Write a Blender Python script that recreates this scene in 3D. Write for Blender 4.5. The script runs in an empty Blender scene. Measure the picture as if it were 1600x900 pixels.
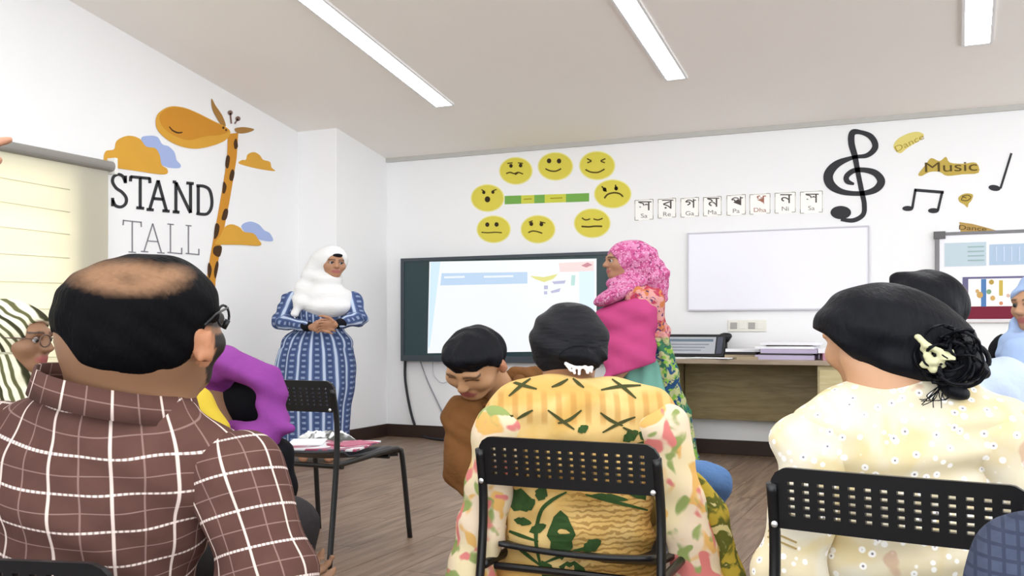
import bpy, bmesh, math, random
import numpy as np
from mathutils import Vector, Matrix
from mathutils.bvhtree import BVHTree
random.seed(7); np.random.seed(7)
SC = bpy.context.scene
COL = SC.collection
# ---------------------------------------------------------------- camera
# room axes: X runs along the back wall, the back wall is Y=0, floor Z=0 (metres)
FPX, CX, HY = 1518.0, 800.0, 514.0
CAMP = (4.85, -7.78, 1.0)
YAW = math.radians(24.6)
cs, sn = math.cos(YAW), math.sin(YAW)
cam = bpy.data.cameras.new('camera'); camo = bpy.data.objects.new('camera', cam); COL.objects.link(camo)
cam.sensor_width = 36; cam.lens = 36*FPX/1600; cam.shift_y = (HY-450)/1600; cam.clip_start = .05
camo.location = CAMP; camo.rotation_euler = (math.pi/2, 0, YAW)
SC.camera = camo
# ---------------------------------------------------------------- world, light, exposure
w = bpy.data.worlds.new('world'); SC.world = w; w.use_nodes = True
w.node_tree.nodes['Background'].inputs[0].default_value = (.94, .97, 1, 1)
w.node_tree.nodes['Background'].inputs[1].default_value = 1.5
SC.view_settings.view_transform = 'Standard'; SC.view_settings.look = 'None'
SC.view_settings.gamma = 1; SC.view_settings.use_curve_mapping = False
SC.view_settings.exposure = 1.14
STRIP = 6.5          # emission of the ceiling strip lights
def area(name, loc, rot, sx, sy, power, col):
    l = bpy.data.lights.new(name, 'AREA'); l.shape = 'RECTANGLE'; l.size = sx; l.size_y = sy; l.energy = power; l.color = col
    o = bpy.data.objects.new(name, l); COL.objects.link(o); o.location = loc; o.rotation_euler = rot
    return o
# daylight outside the window on the left wall
area('window_daylight', (-1.3, -4.6, 1.6), (0, -math.pi/2, 0), 2.2, 4.2, 9, (1, .93, .72))
# ---------------------------------------------------------------- helpers
def lin(c): 
    c = c/255.0
    return c/12.92 if c <= .04045 else ((c+.055)/1.055)**2.4
def rgb(r, g, b):
    # picture colour to albedo: mid tones sit below the bright paints of this high-key room
    c = [lin(r), lin(g), lin(b)]; k = .72+.28*min(1, max(0, (min(c)-.5)/.3)); return (c[0]*k, c[1]*k, c[2]*k, 1)
def rgbw(r, g, b): return (lin(r)*.84, lin(g)*.84, lin(b)*.84, 1)
MATS = {}
def mat(name, col, rough=.6, spec=.3, metal=0, noise=0, nscale=20, bump=0, bscale=60, emis=None, estr=0, stretch=None):
    if name in MATS: return MATS[name]
    m = bpy.data.materials.new(name); m.use_nodes = True; nt = m.node_tree; b = nt.nodes['Principled BSDF']
    b.inputs['Base Color'].default_value = col; b.inputs['Roughness'].default_value = rough
    b.inputs['Specular IOR Level'].default_value = spec; b.inputs['Metallic'].default_value = metal
    if noise or bump:
        tc = nt.nodes.new('ShaderNodeTexCoord'); mp = nt.nodes.new('ShaderNodeMapping')
        nt.links.new(tc.outputs['Object'], mp.inputs[0])
        if stretch: mp.inputs['Scale'].default_value = stretch
    if noise:
        n = nt.nodes.new('ShaderNodeTexNoise'); n.inputs['Scale'].default_value = nscale; n.inputs['Detail'].default_value = 4
        nt.links.new(mp.outputs[0], n.inputs['Vector'])
        x = nt.nodes.new('ShaderNodeMix'); x.data_type = 'RGBA'
        x.inputs[6].default_value = tuple(max(0, c*(1-noise)) for c in col[:3])+(1,)
        x.inputs[7].default_value = tuple(min(1, c*(1+noise)) for c in col[:3])+(1,)
        nt.links.new(n.outputs['Fac'], x.inputs[0]); nt.links.new(x.outputs[2], b.inputs['Base Color'])
    if bump:
        n = nt.nodes.new('ShaderNodeTexNoise'); n.inputs['Scale'].default_value = bscale; n.inputs['Detail'].default_value = 3
        nt.links.new(mp.outputs[0], n.inputs['Vector'])
        bp = nt.nodes.new('ShaderNodeBump'); bp.inputs['Strength'].default_value = bump; bp.inputs['Distance'].default_value = .01
        nt.links.new(n.outputs['Fac'], bp.inputs['Height']); nt.links.new(bp.outputs[0], b.inputs['Normal'])
    if emis:
        b.inputs['Emission Color'].default_value = emis; b.inputs['Emission Strength'].default_value = estr
    MATS[name] = m
    return m
class NG:
    """small helper to write node patterns"""
    def __init__(s, name, rough=.75, spec=.2):
        s.m = bpy.data.materials.new(name); s.m.use_nodes = True; s.nt = s.m.node_tree
        s.b = s.nt.nodes['Principled BSDF']; s.b.inputs['Roughness'].default_value = rough; s.b.inputs['Specular IOR Level'].default_value = spec
        MATS[name] = s.m
    def n(s, t, **k):
        n = s.nt.nodes.new('ShaderNode'+t)
        for a, v in k.items(): setattr(n, a, v)
        return n
    def put(s, inp, v):
        if hasattr(v, 'is_linked'): s.nt.links.new(v, inp)
        else: inp.default_value = v
    def attr(s, a, out='Vector'):
        n = s.n('Attribute'); n.attribute_name = a; return n.outputs[out]
    def obj(s): return s.n('TexCoord').outputs['Object']
    def mapp(s, v, scale=(1,1,1), rot=(0,0,0), loc=(0,0,0)):
        n = s.n('Mapping'); s.put(n.inputs[0], v); n.inputs['Scale'].default_value = scale; n.inputs['Rotation'].default_value = rot; n.inputs['Location'].default_value = loc
        return n.outputs[0]
    def sep(s, v):
        n = s.n('SeparateXYZ'); s.put(n.inputs[0], v); return n.outputs
    def math(s, op, a, b=0.0, c=0.0):
        n = s.n('Math'); n.operation = op; s.put(n.inputs[0], a); s.put(n.inputs[1], b); s.put(n.inputs[2], c); return n.outputs[0]
    def noise(s, v, sc, det=2, dist=0):
        n = s.n('TexNoise'); s.put(n.inputs['Vector'], v); n.inputs['Scale'].default_value = sc; n.inputs['Detail'].default_value = det; n.inputs['Distortion'].default_value = dist
        return n.outputs['Fac']
    def vor(s, v, sc, feat='F1', out='Distance', rnd=1):
        n = s.n('TexVoronoi'); n.feature = feat; s.put(n.inputs['Vector'], v); n.inputs['Scale'].default_value = sc; n.inputs['Randomness'].default_value = rnd
        return n.outputs[out]
    def step(s, v, lo, hi):
        n = s.n('MapRange'); n.interpolation_type = 'SMOOTHSTEP'; s.put(n.inputs[0], v); n.inputs[1].default_value = lo; n.inputs[2].default_value = hi
        n.inputs[3].default_value = 0; n.inputs[4].default_value = 1
        return n.outputs[0]
    def mix(s, f, a, b):
        n = s.n('Mix'); n.data_type = 'RGBA'; s.put(n.inputs[0], f); s.put(n.inputs[6], a); s.put(n.inputs[7], b); return n.outputs[2]
    def stripe(s, c, per, width, soft=.15):
        """1 on lines of given width repeating every per"""
        f = s.math('ABSOLUTE', s.math('SUBTRACT', s.math('FRACT', s.math('DIVIDE', c, per)), .5))
        h = width/per/2
        return s.math('SUBTRACT', 1.0, s.step(f, h*(1-soft), h*(1+soft)+.01))
    def done(s, col, bump=None, strength=.3, dist=.01):
        s.put(s.b.inputs['Base Color'], col)
        if bump is not None:
            bp = s.n('Bump'); bp.inputs['Strength'].default_value = strength; bp.inputs['Distance'].default_value = dist
            s.put(bp.inputs['Height'], bump); s.nt.links.new(bp.outputs[0], s.b.inputs['Normal'])
        return s.m
def link(o, parent=None):
    COL.objects.link(o)
    if parent is not None: o.parent = parent
    return o
def tag(o, label=None, cat=None, group=None, kind=None):
    if label: o['label'] = label
    if cat: o['category'] = cat
    if group: o['group'] = group
    if kind: o['kind'] = kind
    return o
def empty(name, loc, rz=0, label=None, cat=None, group=None):
    o = bpy.data.objects.new(name, None); o.location = loc; o.rotation_euler = (0, 0, rz); o.empty_display_size = .1
    COL.objects.link(o); return tag(o, label, cat, group)
def mesh_obj(name, verts, faces, m, parent=None, smooth=False, origin=None, world=False):
    """verts in world (world=True, moved to origin / parent) or local coordinates"""
    v = np.array(verts, dtype=float).reshape(-1, 3)
    if world:
        if parent is not None:
            p = parent
            off = np.zeros(3)
            while p is not None: off += np.array(p.location); p = p.parent
            org = np.zeros(3); v = v-off
        else:
            org = np.array(origin if origin is not None else [v[:,0].mean(), v[:,1].mean(), v[:,2].min()]); v = v-org
    else: org = np.array(origin if origin is not None else (0, 0, 0))
    me = bpy.data.meshes.new(name); me.from_pydata(v.tolist(), [], faces); me.update()
    if smooth: me.polygons.foreach_set('use_smooth', [True]*len(me.polygons))
    o = bpy.data.objects.new(name, me); o.location = org
    if m: me.materials.append(m)
    return link(o, parent)
def bm_obj(name, bm, m, parent=None, loc=(0,0,0), smooth=False, rot=None):
    bmesh.ops.recalc_face_normals(bm, faces=bm.faces)
    me = bpy.data.meshes.new(name); bm.to_mesh(me); bm.free()
    if smooth: me.polygons.foreach_set('use_smooth', [True]*len(me.polygons))
    if m: me.materials.append(m)
    o = bpy.data.objects.new(name, me); o.location = loc
    if rot: o.rotation_euler = rot
    return link(o, parent)
def box(bm, x0, x1, y0, y1, z0, z1, bev=0):
    r = bmesh.ops.create_cube(bm, size=1, matrix=Matrix.Translation(((x0+x1)/2, (y0+y1)/2, (z0+z1)/2)) @ Matrix.Diagonal((x1-x0, y1-y0, z1-z0, 1)))
    if bev:
        es = {e for v in r['verts'] for e in v.link_edges}
        bmesh.ops.bevel(bm, geom=list(es), offset=bev, segments=2, affect='EDGES', profile=.5)
def box_obj(name, x0, x1, y0, y1, z0, z1, m, parent=None, bev=0, kind=None):
    bm = bmesh.new(); c = ((x0+x1)/2, (y0+y1)/2, z0)
    box(bm, x0-c[0], x1-c[0], y0-c[1], y1-c[1], z0-c[2], z1-c[2], bev)
    o = bm_obj(name, bm, m, parent, c)
    if kind: o['kind'] = kind
    return o
def tube_pts(pts, rad, seg=8):
    """verts, faces of a tube through pts; rad scalar or list"""
    pts = [Vector(p) for p in pts]; n = len(pts); V = []; Fc = []
    rads = rad if isinstance(rad, (list, tuple)) else [rad]*n
    up = Vector((.31, .17, .93)); 
    for i, p in enumerate(pts):
        t = (pts[min(i+1, n-1)]-pts[max(i-1, 0)]).normalized()
        a = t.cross(up)
        if a.length < 1e-3: a = t.cross(Vector((1, 0, 0)))
        a.normalize(); b = t.cross(a).normalized(); up = b.cross(t) if False else up
        for k in range(seg):
            th = 2*math.pi*k/seg
            V.append(p+(a*math.cos(th)+b*math.sin(th))*rads[i])
    for i in range(n-1):
        for k in range(seg):
            k2 = (k+1) % seg
            Fc.append((i*seg+k, i*seg+k2, (i+1)*seg+k2, (i+1)*seg+k))
    Fc.append(tuple(range(seg))[::-1]); Fc.append(tuple((n-1)*seg+k for k in range(seg)))
    return [tuple(v) for v in V], Fc
def catmull(pts, sub=6, closed=False):
    P = [np.array(p, float) for p in pts]; n = len(P); out = []
    for i in range(n if closed else n-1):
        if closed: p0, p1, p2, p3 = P[i-1], P[i], P[(i+1) % n], P[(i+2) % n]
        else: p0, p1, p2, p3 = P[max(i-1, 0)], P[i], P[i+1], P[min(i+2, n-1)]
        for s in range(sub):
            t = s/sub
            out.append(.5*((2*p1)+(-p0+p2)*t+(2*p0-5*p1+4*p2-p3)*t*t+(-p0+3*p1-3*p2+p3)*t**3))
    if not closed: out.append(P[-1])
    return out
def C2W(xc, d, z): return (CAMP[0]+xc*cs-d*sn, CAMP[1]+xc*sn+d*cs, z)
def PX(px, py, d): return C2W((px-CX)/FPX*d, d, 1-(py-HY)/FPX*d)
def ray(px, py):
    a, b = (px-CX)/FPX, -(py-HY)/FPX
    return np.array([a*cs-sn, a*sn+cs, b])
CP = np.array(CAMP)
LWX = -.41           # left wall plane
CEIL0, CSL = 2.59, .171
def ceil_z(y): return CEIL0-CSL*y
def BW(px, py, off=0):
    r = ray(px, py); t = (-off-CP[1])/r[1]; return CP+r*t
def LW(px, py, off=0):
    r = ray(px, py); t = (LWX+off-CP[0])/r[0]; return CP+r*t
def CE(px, py):
    r = ray(px, py); t = (CEIL0-CSL*CP[1]-CP[2])/(r[2]+CSL*r[1]); return CP+r*t
def plate(name, loops, plane, off, thick, m, parent=None, extra=None):
    """flat cut-out on a wall; loops are outlines, given by where they lie on the wall"""
    nrm = np.array({'B': (0, -1, 0), 'L': (1, 0, 0)}[plane], float); fn = BW if plane == 'B' else LW
    bm = bmesh.new()
    allp = np.array([fn(*p, 0) for lp in loops for p in lp]); org = allp.mean(0)+nrm*off
    for lp in loops:
        v = [bm.verts.new(fn(p[0], p[1], 0)+nrm*(off+thick)-org) for p in lp]
        f = bm.faces.new(v); r = bmesh.ops.extrude_face_region(bm, geom=[f])
        vs = [g for g in r['geom'] if isinstance(g, bmesh.types.BMVert)]
        bmesh.ops.translate(bm, verts=vs, vec=-nrm*thick)
    bmesh.ops.triangulate(bm, faces=[f for f in bm.faces if len(f.verts) > 4])
    loc = org
    if parent is not None:
        p = parent; loc = np.array(org)
        while p is not None: loc = loc-np.array(p.location); p = p.parent
    return bm_obj(name, bm, m, parent, loc)
def ribbon(pts, closed=False, sub=6):
    """list of quads (px) along (x,y,width) points"""
    c = catmull(pts, sub, closed); n = len(c); L = []; R = []
    for i in range(n):
        a = c[max(i-1, 0)] if not closed else c[i-1]; b = c[min(i+1, n-1)] if not closed else c[(i+1) % n]
        t = (b-a)[:2]; t = t/(np.linalg.norm(t)+1e-9); nn = np.array([-t[1], t[0]])
        L.append(c[i][:2]+nn*c[i][2]/2); R.append(c[i][:2]-nn*c[i][2]/2)
    q = []
    for i in range(n if closed else n-1):
        j = (i+1) % n
        q.append([tuple(L[i]), tuple(L[j]), tuple(R[j]), tuple(R[i])])
    return q
def oval(cx, cy, rx, ry, n=28, rot=0):
    return [(cx+rx*math.cos(t)*math.cos(rot)-ry*math.sin(t)*math.sin(rot), cy+rx*math.cos(t)*math.sin(rot)+ry*math.sin(t)*math.cos(rot)) for t in [2*math.pi*k/n for k in range(n)]]
def line(x0, y0, x1, y1, wd): return ribbon([(x0, y0, wd), (x1, y1, wd)], sub=1)
# ================================================================ the room
M_WALL = mat('wall_paint', (.87, .87, .875, 1), .7, .2, noise=.015, nscale=3, bump=.03, bscale=180)
M_CEIL = mat('ceiling_paint', (.93, .89, .84, 1), .8, .1, noise=.015, nscale=2)
M_BASE = mat('dark_baseboard', rgb(62, 44, 36), .45, .4, noise=.2, nscale=12)
def plankmat():
    g = NG('laminate_plank', .42, .35)
    o = g.obj(); r = g.n('ObjectInfo').outputs['Random']
    off = g.n('CombineXYZ'); g.put(off.inputs[0], g.math('MULTIPLY', r, 37.0)); g.put(off.inputs[1], g.math('MULTIPLY', r, 91.0))
    va = g.n('VectorMath'); va.operation = 'ADD'; g.put(va.inputs[0], o); g.put(va.inputs[1], off.outputs[0])
    v = g.mapp(va.outputs[0], (14, 1.1, 8))
    f = g.noise(v, 2.2, 5, .6); f2 = g.noise(g.mapp(va.outputs[0], (60, 2.5, 20)), 2, 3)
    c = g.mix(g.step(f, .3, .72), rgb(122, 97, 78), rgb(172, 146, 122))
    c = g.mix(g.math('MULTIPLY', g.step(f2, .5, .75), .35), c, rgb(98, 76, 60))
    hue = g.mix(g.math('MULTIPLY', r, .35), c, rgb(150, 120, 98))
    return g.done(hue, f2, .08, .002)
M_PLANK = plankmat()
# floor: slab and laminate planks running away from the camera
fl = box_obj('floor', -.6, 9.2, -10.5, .25, -.12, -.012, mat('floor_joint', rgb(70, 54, 44), .7), kind='structure')
PW, PL = .21, 1.62
pm = bmesh.new(); box(pm, -PW/2+.0012, PW/2-.0012, -PL/2+.0012, PL/2-.0012, -.012, 0, .0012)
bmesh.ops.recalc_face_normals(pm, faces=pm.faces)
pme = bpy.data.meshes.new('plank'); pm.to_mesh(pme); pm.free(); pme.materials.append(M_PLANK)
np_ = 0
for i in range(46):
    x = -.6+PW*(i+.5)
    for j in range(-1, 7):
        y = -10.4+PL*(j+.5)+(i*.61 % 1)*PL
        if y > .24+PL/2-.3: continue
        cx_, cd_ = (x-CAMP[0])*cs+(y-CAMP[1])*sn, -(x-CAMP[0])*sn+(y-CAMP[1])*cs
        if cd_ < 1.6 or abs(cx_) > .56*cd_+1.2: continue
        p = bpy.data.objects.new('plank', pme); p.location = (x-fl.location[0], y-fl.location[1], -fl.location[2]); link(p, fl); np_ += 1
# walls
wb = box_obj('wall_back', 0, 9.2, 0, .2, 0, CEIL0+.05, M_WALL, kind='structure')
def wall_left():
    # long wall with a window opening
    bm = bmesh.new(); y0, y1 = -10.5, .2
    wy0, wy1, wz0, wz1 = -6.4, -3.22, .75, 2.02
    x0, x1 = LWX-.22, LWX
    box(bm, x0, x1, y0, wy0, 0, 2.55); box(bm, x0, x1, wy1, y1, 0, 2.55)
    box(bm, x0, x1, wy0, wy1, 0, wz0); box(bm, x0, x1, wy0, wy1, wz1, 2.55)
    v = [bm.verts.new((x, y, z)) for x in (x0, x1) for y, z in ((y0, 2.55), (y1, 2.55), (y1, ceil_z(y1)+.03), (y0, ceil_z(y0)+.03))]
    for f in ((0,1,2,3), (4,5,6,7), (0,1,5,4), (1,2,6,5), (2,3,7,6), (3,0,4,7)): bm.faces.new([v[k] for k in f])
    o = bm_obj('wall_left', bm, M_WALL); o['kind'] = 'structure'
wall_left()
bm = bmesh.new()
v = [bm.verts.new(p) for p in ((LWX, -.81, 0), (0, -.81, 0), (0, .1, 0), (LWX, .1, 0), (LWX, -.81, ceil_z(-.81)+.03), (0, -.81, ceil_z(-.81)+.03), (0, .1, ceil_z(.1)+.03), (LWX, .1, ceil_z(.1)+.03))]
for f in ((0,1,5,4), (1,2,6,5), (2,3,7,6), (3,0,4,7), (0,3,2,1), (4,5,6,7)): bm.faces.new([v[k] for k in f])
o = bm_obj('wall_column', bm, M_WALL); o['kind'] = 'structure'
# sloping ceiling
bm = bmesh.new()
yA, yB = .22, -10.5
v = [bm.verts.new(p) for p in [(-.65, yA, ceil_z(yA)), (9.2, yA, ceil_z(yA)), (9.2, yB, ceil_z(yB)), (-.65, yB, ceil_z(yB)), (-.65, yA, ceil_z(yA)+.12), (9.2, yA, ceil_z(yA)+.12), (9.2, yB, ceil_z(yB)+.12), (-.65, yB, ceil_z(yB)+.12)]]
for f in ((0,1,2,3), (4,5,6,7), (0,1,5,4), (1,2,6,5), (2,3,7,6), (3,0,4,7)): bm.faces.new([v[k] for k in f])
o = bm_obj('ceiling', bm, M_CEIL); o['kind'] = 'structure'
box_obj('trim_1', 0, 9.2, -.02, 0, CEIL0-.035, CEIL0+.004, mat('cornice', (.5, .49, .46, 1), .7), kind='structure')
# baseboards
box_obj('baseboard_back', 0, 9.2, -.018, 0, 0, .115, M_BASE, bev=.003, kind='structure')
box_obj('baseboard_column', 0, .018, -.81, 0, 0, .115, M_BASE, bev=.003, kind='structure')
box_obj('baseboard_column_front', LWX, .018, -.828, -.81, 0, .115, M_BASE, bev=.003, kind='structure')
box_obj('baseboard_left', LWX, LWX+.018, -10.5, -.828, 0, .115, M_BASE, bev=.003, kind='structure')
# window behind the blind
wn = empty('window_1', (LWX-.16, -4.81, .75)); wn['kind'] = 'structure'
M_FR = mat('window_frame_paint', rgb(200, 190, 150), .5)
def wpart(name, y0, y1, z0, z1, x0=-.02, x1=.02, m=M_FR):
    b = bmesh.new(); c = ((x0+x1)/2, (y0+y1)/2, z0); box(b, x0-c[0], x1-c[0], y0-c[1], y1-c[1], 0, z1-z0, .003)
    return bm_obj(name, b, m, wn, c)
wpart('window_frame', -1.59, 1.59, 0, .05); wpart('window_frame', -1.59, 1.59, 1.22, 1.27)
for y in (-1.59, -.56, .53, 1.54): wpart('window_frame', y, y+.05, .05, 1.22)
for k in range(1, 5): wpart('grille_bar', -1.55, 1.55, .05+k*.24, .068+k*.24, .13, .15)
gm = bpy.data.materials.new('window_glass'); gm.use_nodes = True
gb = gm.node_tree.nodes['Principled BSDF']; gb.inputs['Transmission Weight'].default_value = 1; gb.inputs['Roughness'].default_value = .02; gb.inputs['IOR'].default_value = 1.02; gb.inputs['Base Color'].default_value = (1, .98, .9, 1)
for a, b_ in ((-1.54, -.56), (-.51, .53), (.58, 1.54)): wpart('window_pane', a, b_, .05, 1.22, -.003, .003, gm)
# roller blind
Yr = -2.92
bl = empty('roller_blind', (LWX+.05, -4.8, .45), label='cream roller blind with grey headrail hanging over the window at left', cat='blind')
def blind_mat():
    m = bpy.data.materials.new('blind_fabric'); m.use_nodes = True; nt = m.node_tree; nt.nodes.clear()
    out = nt.nodes.new('ShaderNodeOutputMaterial'); mx = nt.nodes.new('ShaderNodeMixShader'); d = nt.nodes.new('ShaderNodeBsdfDiffuse'); t = nt.nodes.new('ShaderNodeBsdfTranslucent')
    d.inputs[0].default_value = (.66, .65, .6, 1); t.inputs[0].default_value = (.72, .66, .44, 1); mx.inputs[0].default_value = .5
    nt.links.new(d.outputs[0], mx.inputs[1]); nt.links.new(t.outputs[0], mx.inputs[2]); nt.links.new(mx.outputs[0], out.inputs[0]); return m
V = []; Fc = []
ny, nz = 60, 30
for i in range(ny+1):
    for j in range(nz+1):
        y = -2.2+(Yr-.03+4.8+2.2)*i/ny; z = 1.62*j/nz
        V.append((.012*math.sin(z*9+y*1.2)*(1-j/nz)*.35+.004*math.sin(z*31+y*2)*(1-j/nz), y, z+.02))
for i in range(ny):
    for j in range(nz):
        a = i*(nz+1)+j; Fc.append((a, a+nz+1, a+nz+2, a+1))
mesh_obj('blind_sheet', V, Fc, blind_mat(), bl, smooth=True)
for k in range(9):
    zz = .22+.155*k
    sv, sf = tube_pts([(.008+.012*math.sin(zz*9+y*1.2)*(1-zz/1.62)*.35, y, zz+.012*math.sin(y*1.7+k)) for y in np.linspace(-2.2, Yr+4.8-.35, 24)], .0026, 6)
    mesh_obj('seam', sv, sf, mat('blind_seam', (.6, .57, .42, 1), .8), bl, smooth=True)
tv, tf = tube_pts([(0, -2.25, 1.65), (0, Yr+4.8, 1.65)], .035, 16)
mesh_obj('headrail', tv, tf, mat('headrail_grey', rgb(165, 162, 155), .4), bl, smooth=False)
box_obj('bracket', -.045, .03, Yr+4.8, Yr+4.825, 1.6, 1.71, mat('bracket_white', rgb(235, 235, 232), .5), bl, .003)
box_obj('bottom_bar', -.012, .012, -2.2, Yr+4.77, .0, .03, mat('headrail_grey', (1,1,1,1)), bl, .003)
# ceiling strip lights
M_STRIP = mat('strip_diffuser', (.9, .9, .9, 1), .5, emis=(.93, .965, 1, 1), estr=STRIP)
M_STRIPF = mat('strip_frame', (.86, .86, .86, 1), .5)
def strip(pl, pr, near, label):
    a, b = CE(*pl), CE(*pr); x0, x1 = min(a[0], b[0]), max(a[0], b[0]); yf = (a[1]+b[1])/2
    cx_ = (x0+x1)/2; ym = (yf+near)/2; L = (yf-near)/2*math.hypot(1, CSL)
    r = empty('strip_light', (cx_, ym, ceil_z(ym)), 0, label, 'ceiling light', 'recessed ceiling strip lights')
    r.rotation_euler = (-math.atan(CSL), 0, 0)
    hw = (x1-x0)/2
    b = bmesh.new(); box(b, -hw+.01, hw-.01, -L+.01, L-.01, -.012, -.004); bm_obj('diffuser', b, M_STRIP, r)
    for s in (-1, 1):
        b = bmesh.new(); box(b, s*hw-.009, s*hw+.009, -L, L, -.015, .01); bm_obj('frame_rail', b, M_STRIPF, r)
        b = bmesh.new(); box(b, -hw, hw, s*L-.009, s*L+.009, -.015, .01); bm_obj('frame_end', b, M_STRIPF, r)
strip((681, 165), (709, 162), -7.6, 'long ceiling strip light left of the other two, above the giraffe')
strip((1041, 123), (1073, 120), -7.6, 'middle long ceiling strip light above the smiley stickers')
strip((1505, 68), (1549, 65), -7.6, 'ceiling strip light at right, above the treble clef')
# ================================================================ left wall stickers
ORG = mat('sticker_orange', rgbw(232, 174, 66), .6, .2, noise=.06, nscale=4)
ORGD = mat('sticker_dark_orange', rgbw(220, 152, 50), .6, .2)
BLU = mat('sticker_periwinkle', rgbw(176, 194, 240), .6, .2)
BRN = mat('sticker_brown', rgb(84, 56, 30), .6, .2)
GRY = mat('sticker_charcoal', rgb(62, 62, 66), .6, .2)
LGR = mat('sticker_grey', rgb(158, 156, 164), .6, .2)
def c1(pts): return [(x/2.8125, 140+y/2.8125) for x, y in pts]
def c1w(pts): return [(x/2.8125, 140+y/2.8125, w_/2.8125) for x, y, w_ in pts]
def wallthing(name, c, plane, label, cat, group=None, off=.0):
    p = BW(*c) if plane == 'B' else LW(*c)
    return empty(name, tuple(p), 0, label, cat, group)
def cloud(pts, m, label, off=.001):
    o = plate('cloud_sticker', [c1(catmull(pts, 5, True))], 'L', off, .002, m)
    return tag(o, label, 'wall sticker', 'cloud stickers on the left wall')
cloud([(620, 215), (650, 203), (690, 208), (712, 240), (740, 250), (765, 275), (775, 310), (792, 330), (785, 345), (730, 340), (680, 310), (640, 270)], BLU, 'pale blue cloud sticker peeking out behind the largest orange cloud')
cloud([(465, 270), (500, 262), (512, 225), (560, 203), (610, 215), (640, 250), (680, 258), (700, 290), (708, 330), (733, 350), (720, 373), (600, 358), (470, 335), (455, 300)], ORG, 'largest orange cloud sticker, just above the word STAND', .003)
cloud([(1050, 325), (1062, 310), (1080, 308), (1088, 285), (1115, 275), (1140, 288), (1155, 308), (1185, 318), (1192, 342), (1205, 358), (1120, 345)], ORG, 'small orange cloud sticker right of the giraffe neck near the ceiling')
cloud([(1060, 600), (1095, 580), (1135, 592), (1160, 618), (1185, 632), (1198, 665), (1150, 662), (1090, 640)], BLU, 'pale blue cloud sticker at lower right of the giraffe neck')
cloud([(945, 668), (965, 640), (985, 605), (1015, 592), (1050, 605), (1070, 625), (1110, 632), (1130, 655), (1142, 685), (1050, 682), (950, 680)], ORG, 'flat orange cloud sticker crossing the lower giraffe neck', .005)
gf = wallthing('giraffe_sticker', (330, 300), 'L', 'tall orange giraffe wall sticker with a long brown-spotted neck', 'wall sticker')
neck = [(1000, 195), (1045, 190), (1038, 300), (1022, 400), (1005, 500), (985, 600), (965, 700), (945, 845), (940, 960), (895, 960), (905, 845), (925, 720), (945, 610), (965, 500), (982, 400), (997, 300)]
plate('neck', [c1(neck)], 'L', .003, .002, ORGD, gf)
for sp in ([(1035, 215), (1043, 250), (1030, 262), (1025, 235)], [(995, 290), (1008, 300), (1000, 345), (988, 335)], [(1018, 350), (1028, 365), (1020, 400), (1006, 395), (1008, 370)], [(980, 405), (993, 425), (985, 455), (975, 450)],
           [(985, 525), (1000, 530), (992, 570), (972, 572), (975, 550)], [(945, 590), (962, 600), (955, 640), (938, 655)], [(940, 690), (972, 690), (962, 735), (935, 720)], [(950, 755), (958, 770), (945, 830), (938, 800)], [(915, 760), (928, 790), (918, 830), (910, 800)], [(915, 860), (935, 870), (925, 930), (905, 910)]):
    plate('spot', [c1(catmull(sp, 4, True))], 'L', .0055, .001, BRN, gf)
plate('muzzle', [c1(catmull([(690, 110), (740, 76), (800, 78), (860, 100), (930, 135), (990, 165), (1010, 190), (985, 225), (920, 250), (850, 260), (780, 245), (720, 210), (685, 165)], 5, True))], 'L', .004, .002, ORG, gf)
plate('face', [c1(catmull([(700, 112), (745, 80), (800, 82), (860, 104), (930, 139), (985, 166), (1000, 185), (960, 200), (900, 205), (830, 222), (770, 205), (715, 165)], 5, True))], 'L', .0065, .001, ORGD, gf)
plate('smile', ribbon(c1w([(740, 163, 4), (755, 180, 6), (778, 190, 7), (798, 188, 5)])), 'L', .008, .001, BRN, gf)
plate('ear', [c1(catmull([(928, 40), (945, 70), (975, 115), (990, 160), (970, 155), (945, 115), (930, 80)], 4, True))], 'L', .0035, .002, mat('sticker_tan', rgb(190, 140, 70), .6), gf)
plate('ear', [c1(catmull([(1030, 172), (1070, 165), (1115, 175), (1085, 190), (1045, 192)], 4, True))], 'L', .0035, .002, mat('sticker_tan', (1,1,1,1)), gf)
for a, b in (((1015, 150), (1010, 102)), ((1030, 150), (1044, 128))):
    plate('horn', ribbon(c1w([(a[0], a[1], 7), (b[0], b[1], 6)]), sub=1) if False else line(*c1([a])[0], *c1([b])[0], 2.4)+[c1(oval(b[0], b[1], 11, 11, 12))], 'L', .003, .002, mat('sticker_mauve', rgb(150, 120, 110), .6), gf)
plate('eye', [c1(oval(978, 168, 5, 6, 10)), c1(oval(990, 178, 4, 5, 10))], 'L', .008, .001, BRN, gf)
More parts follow.
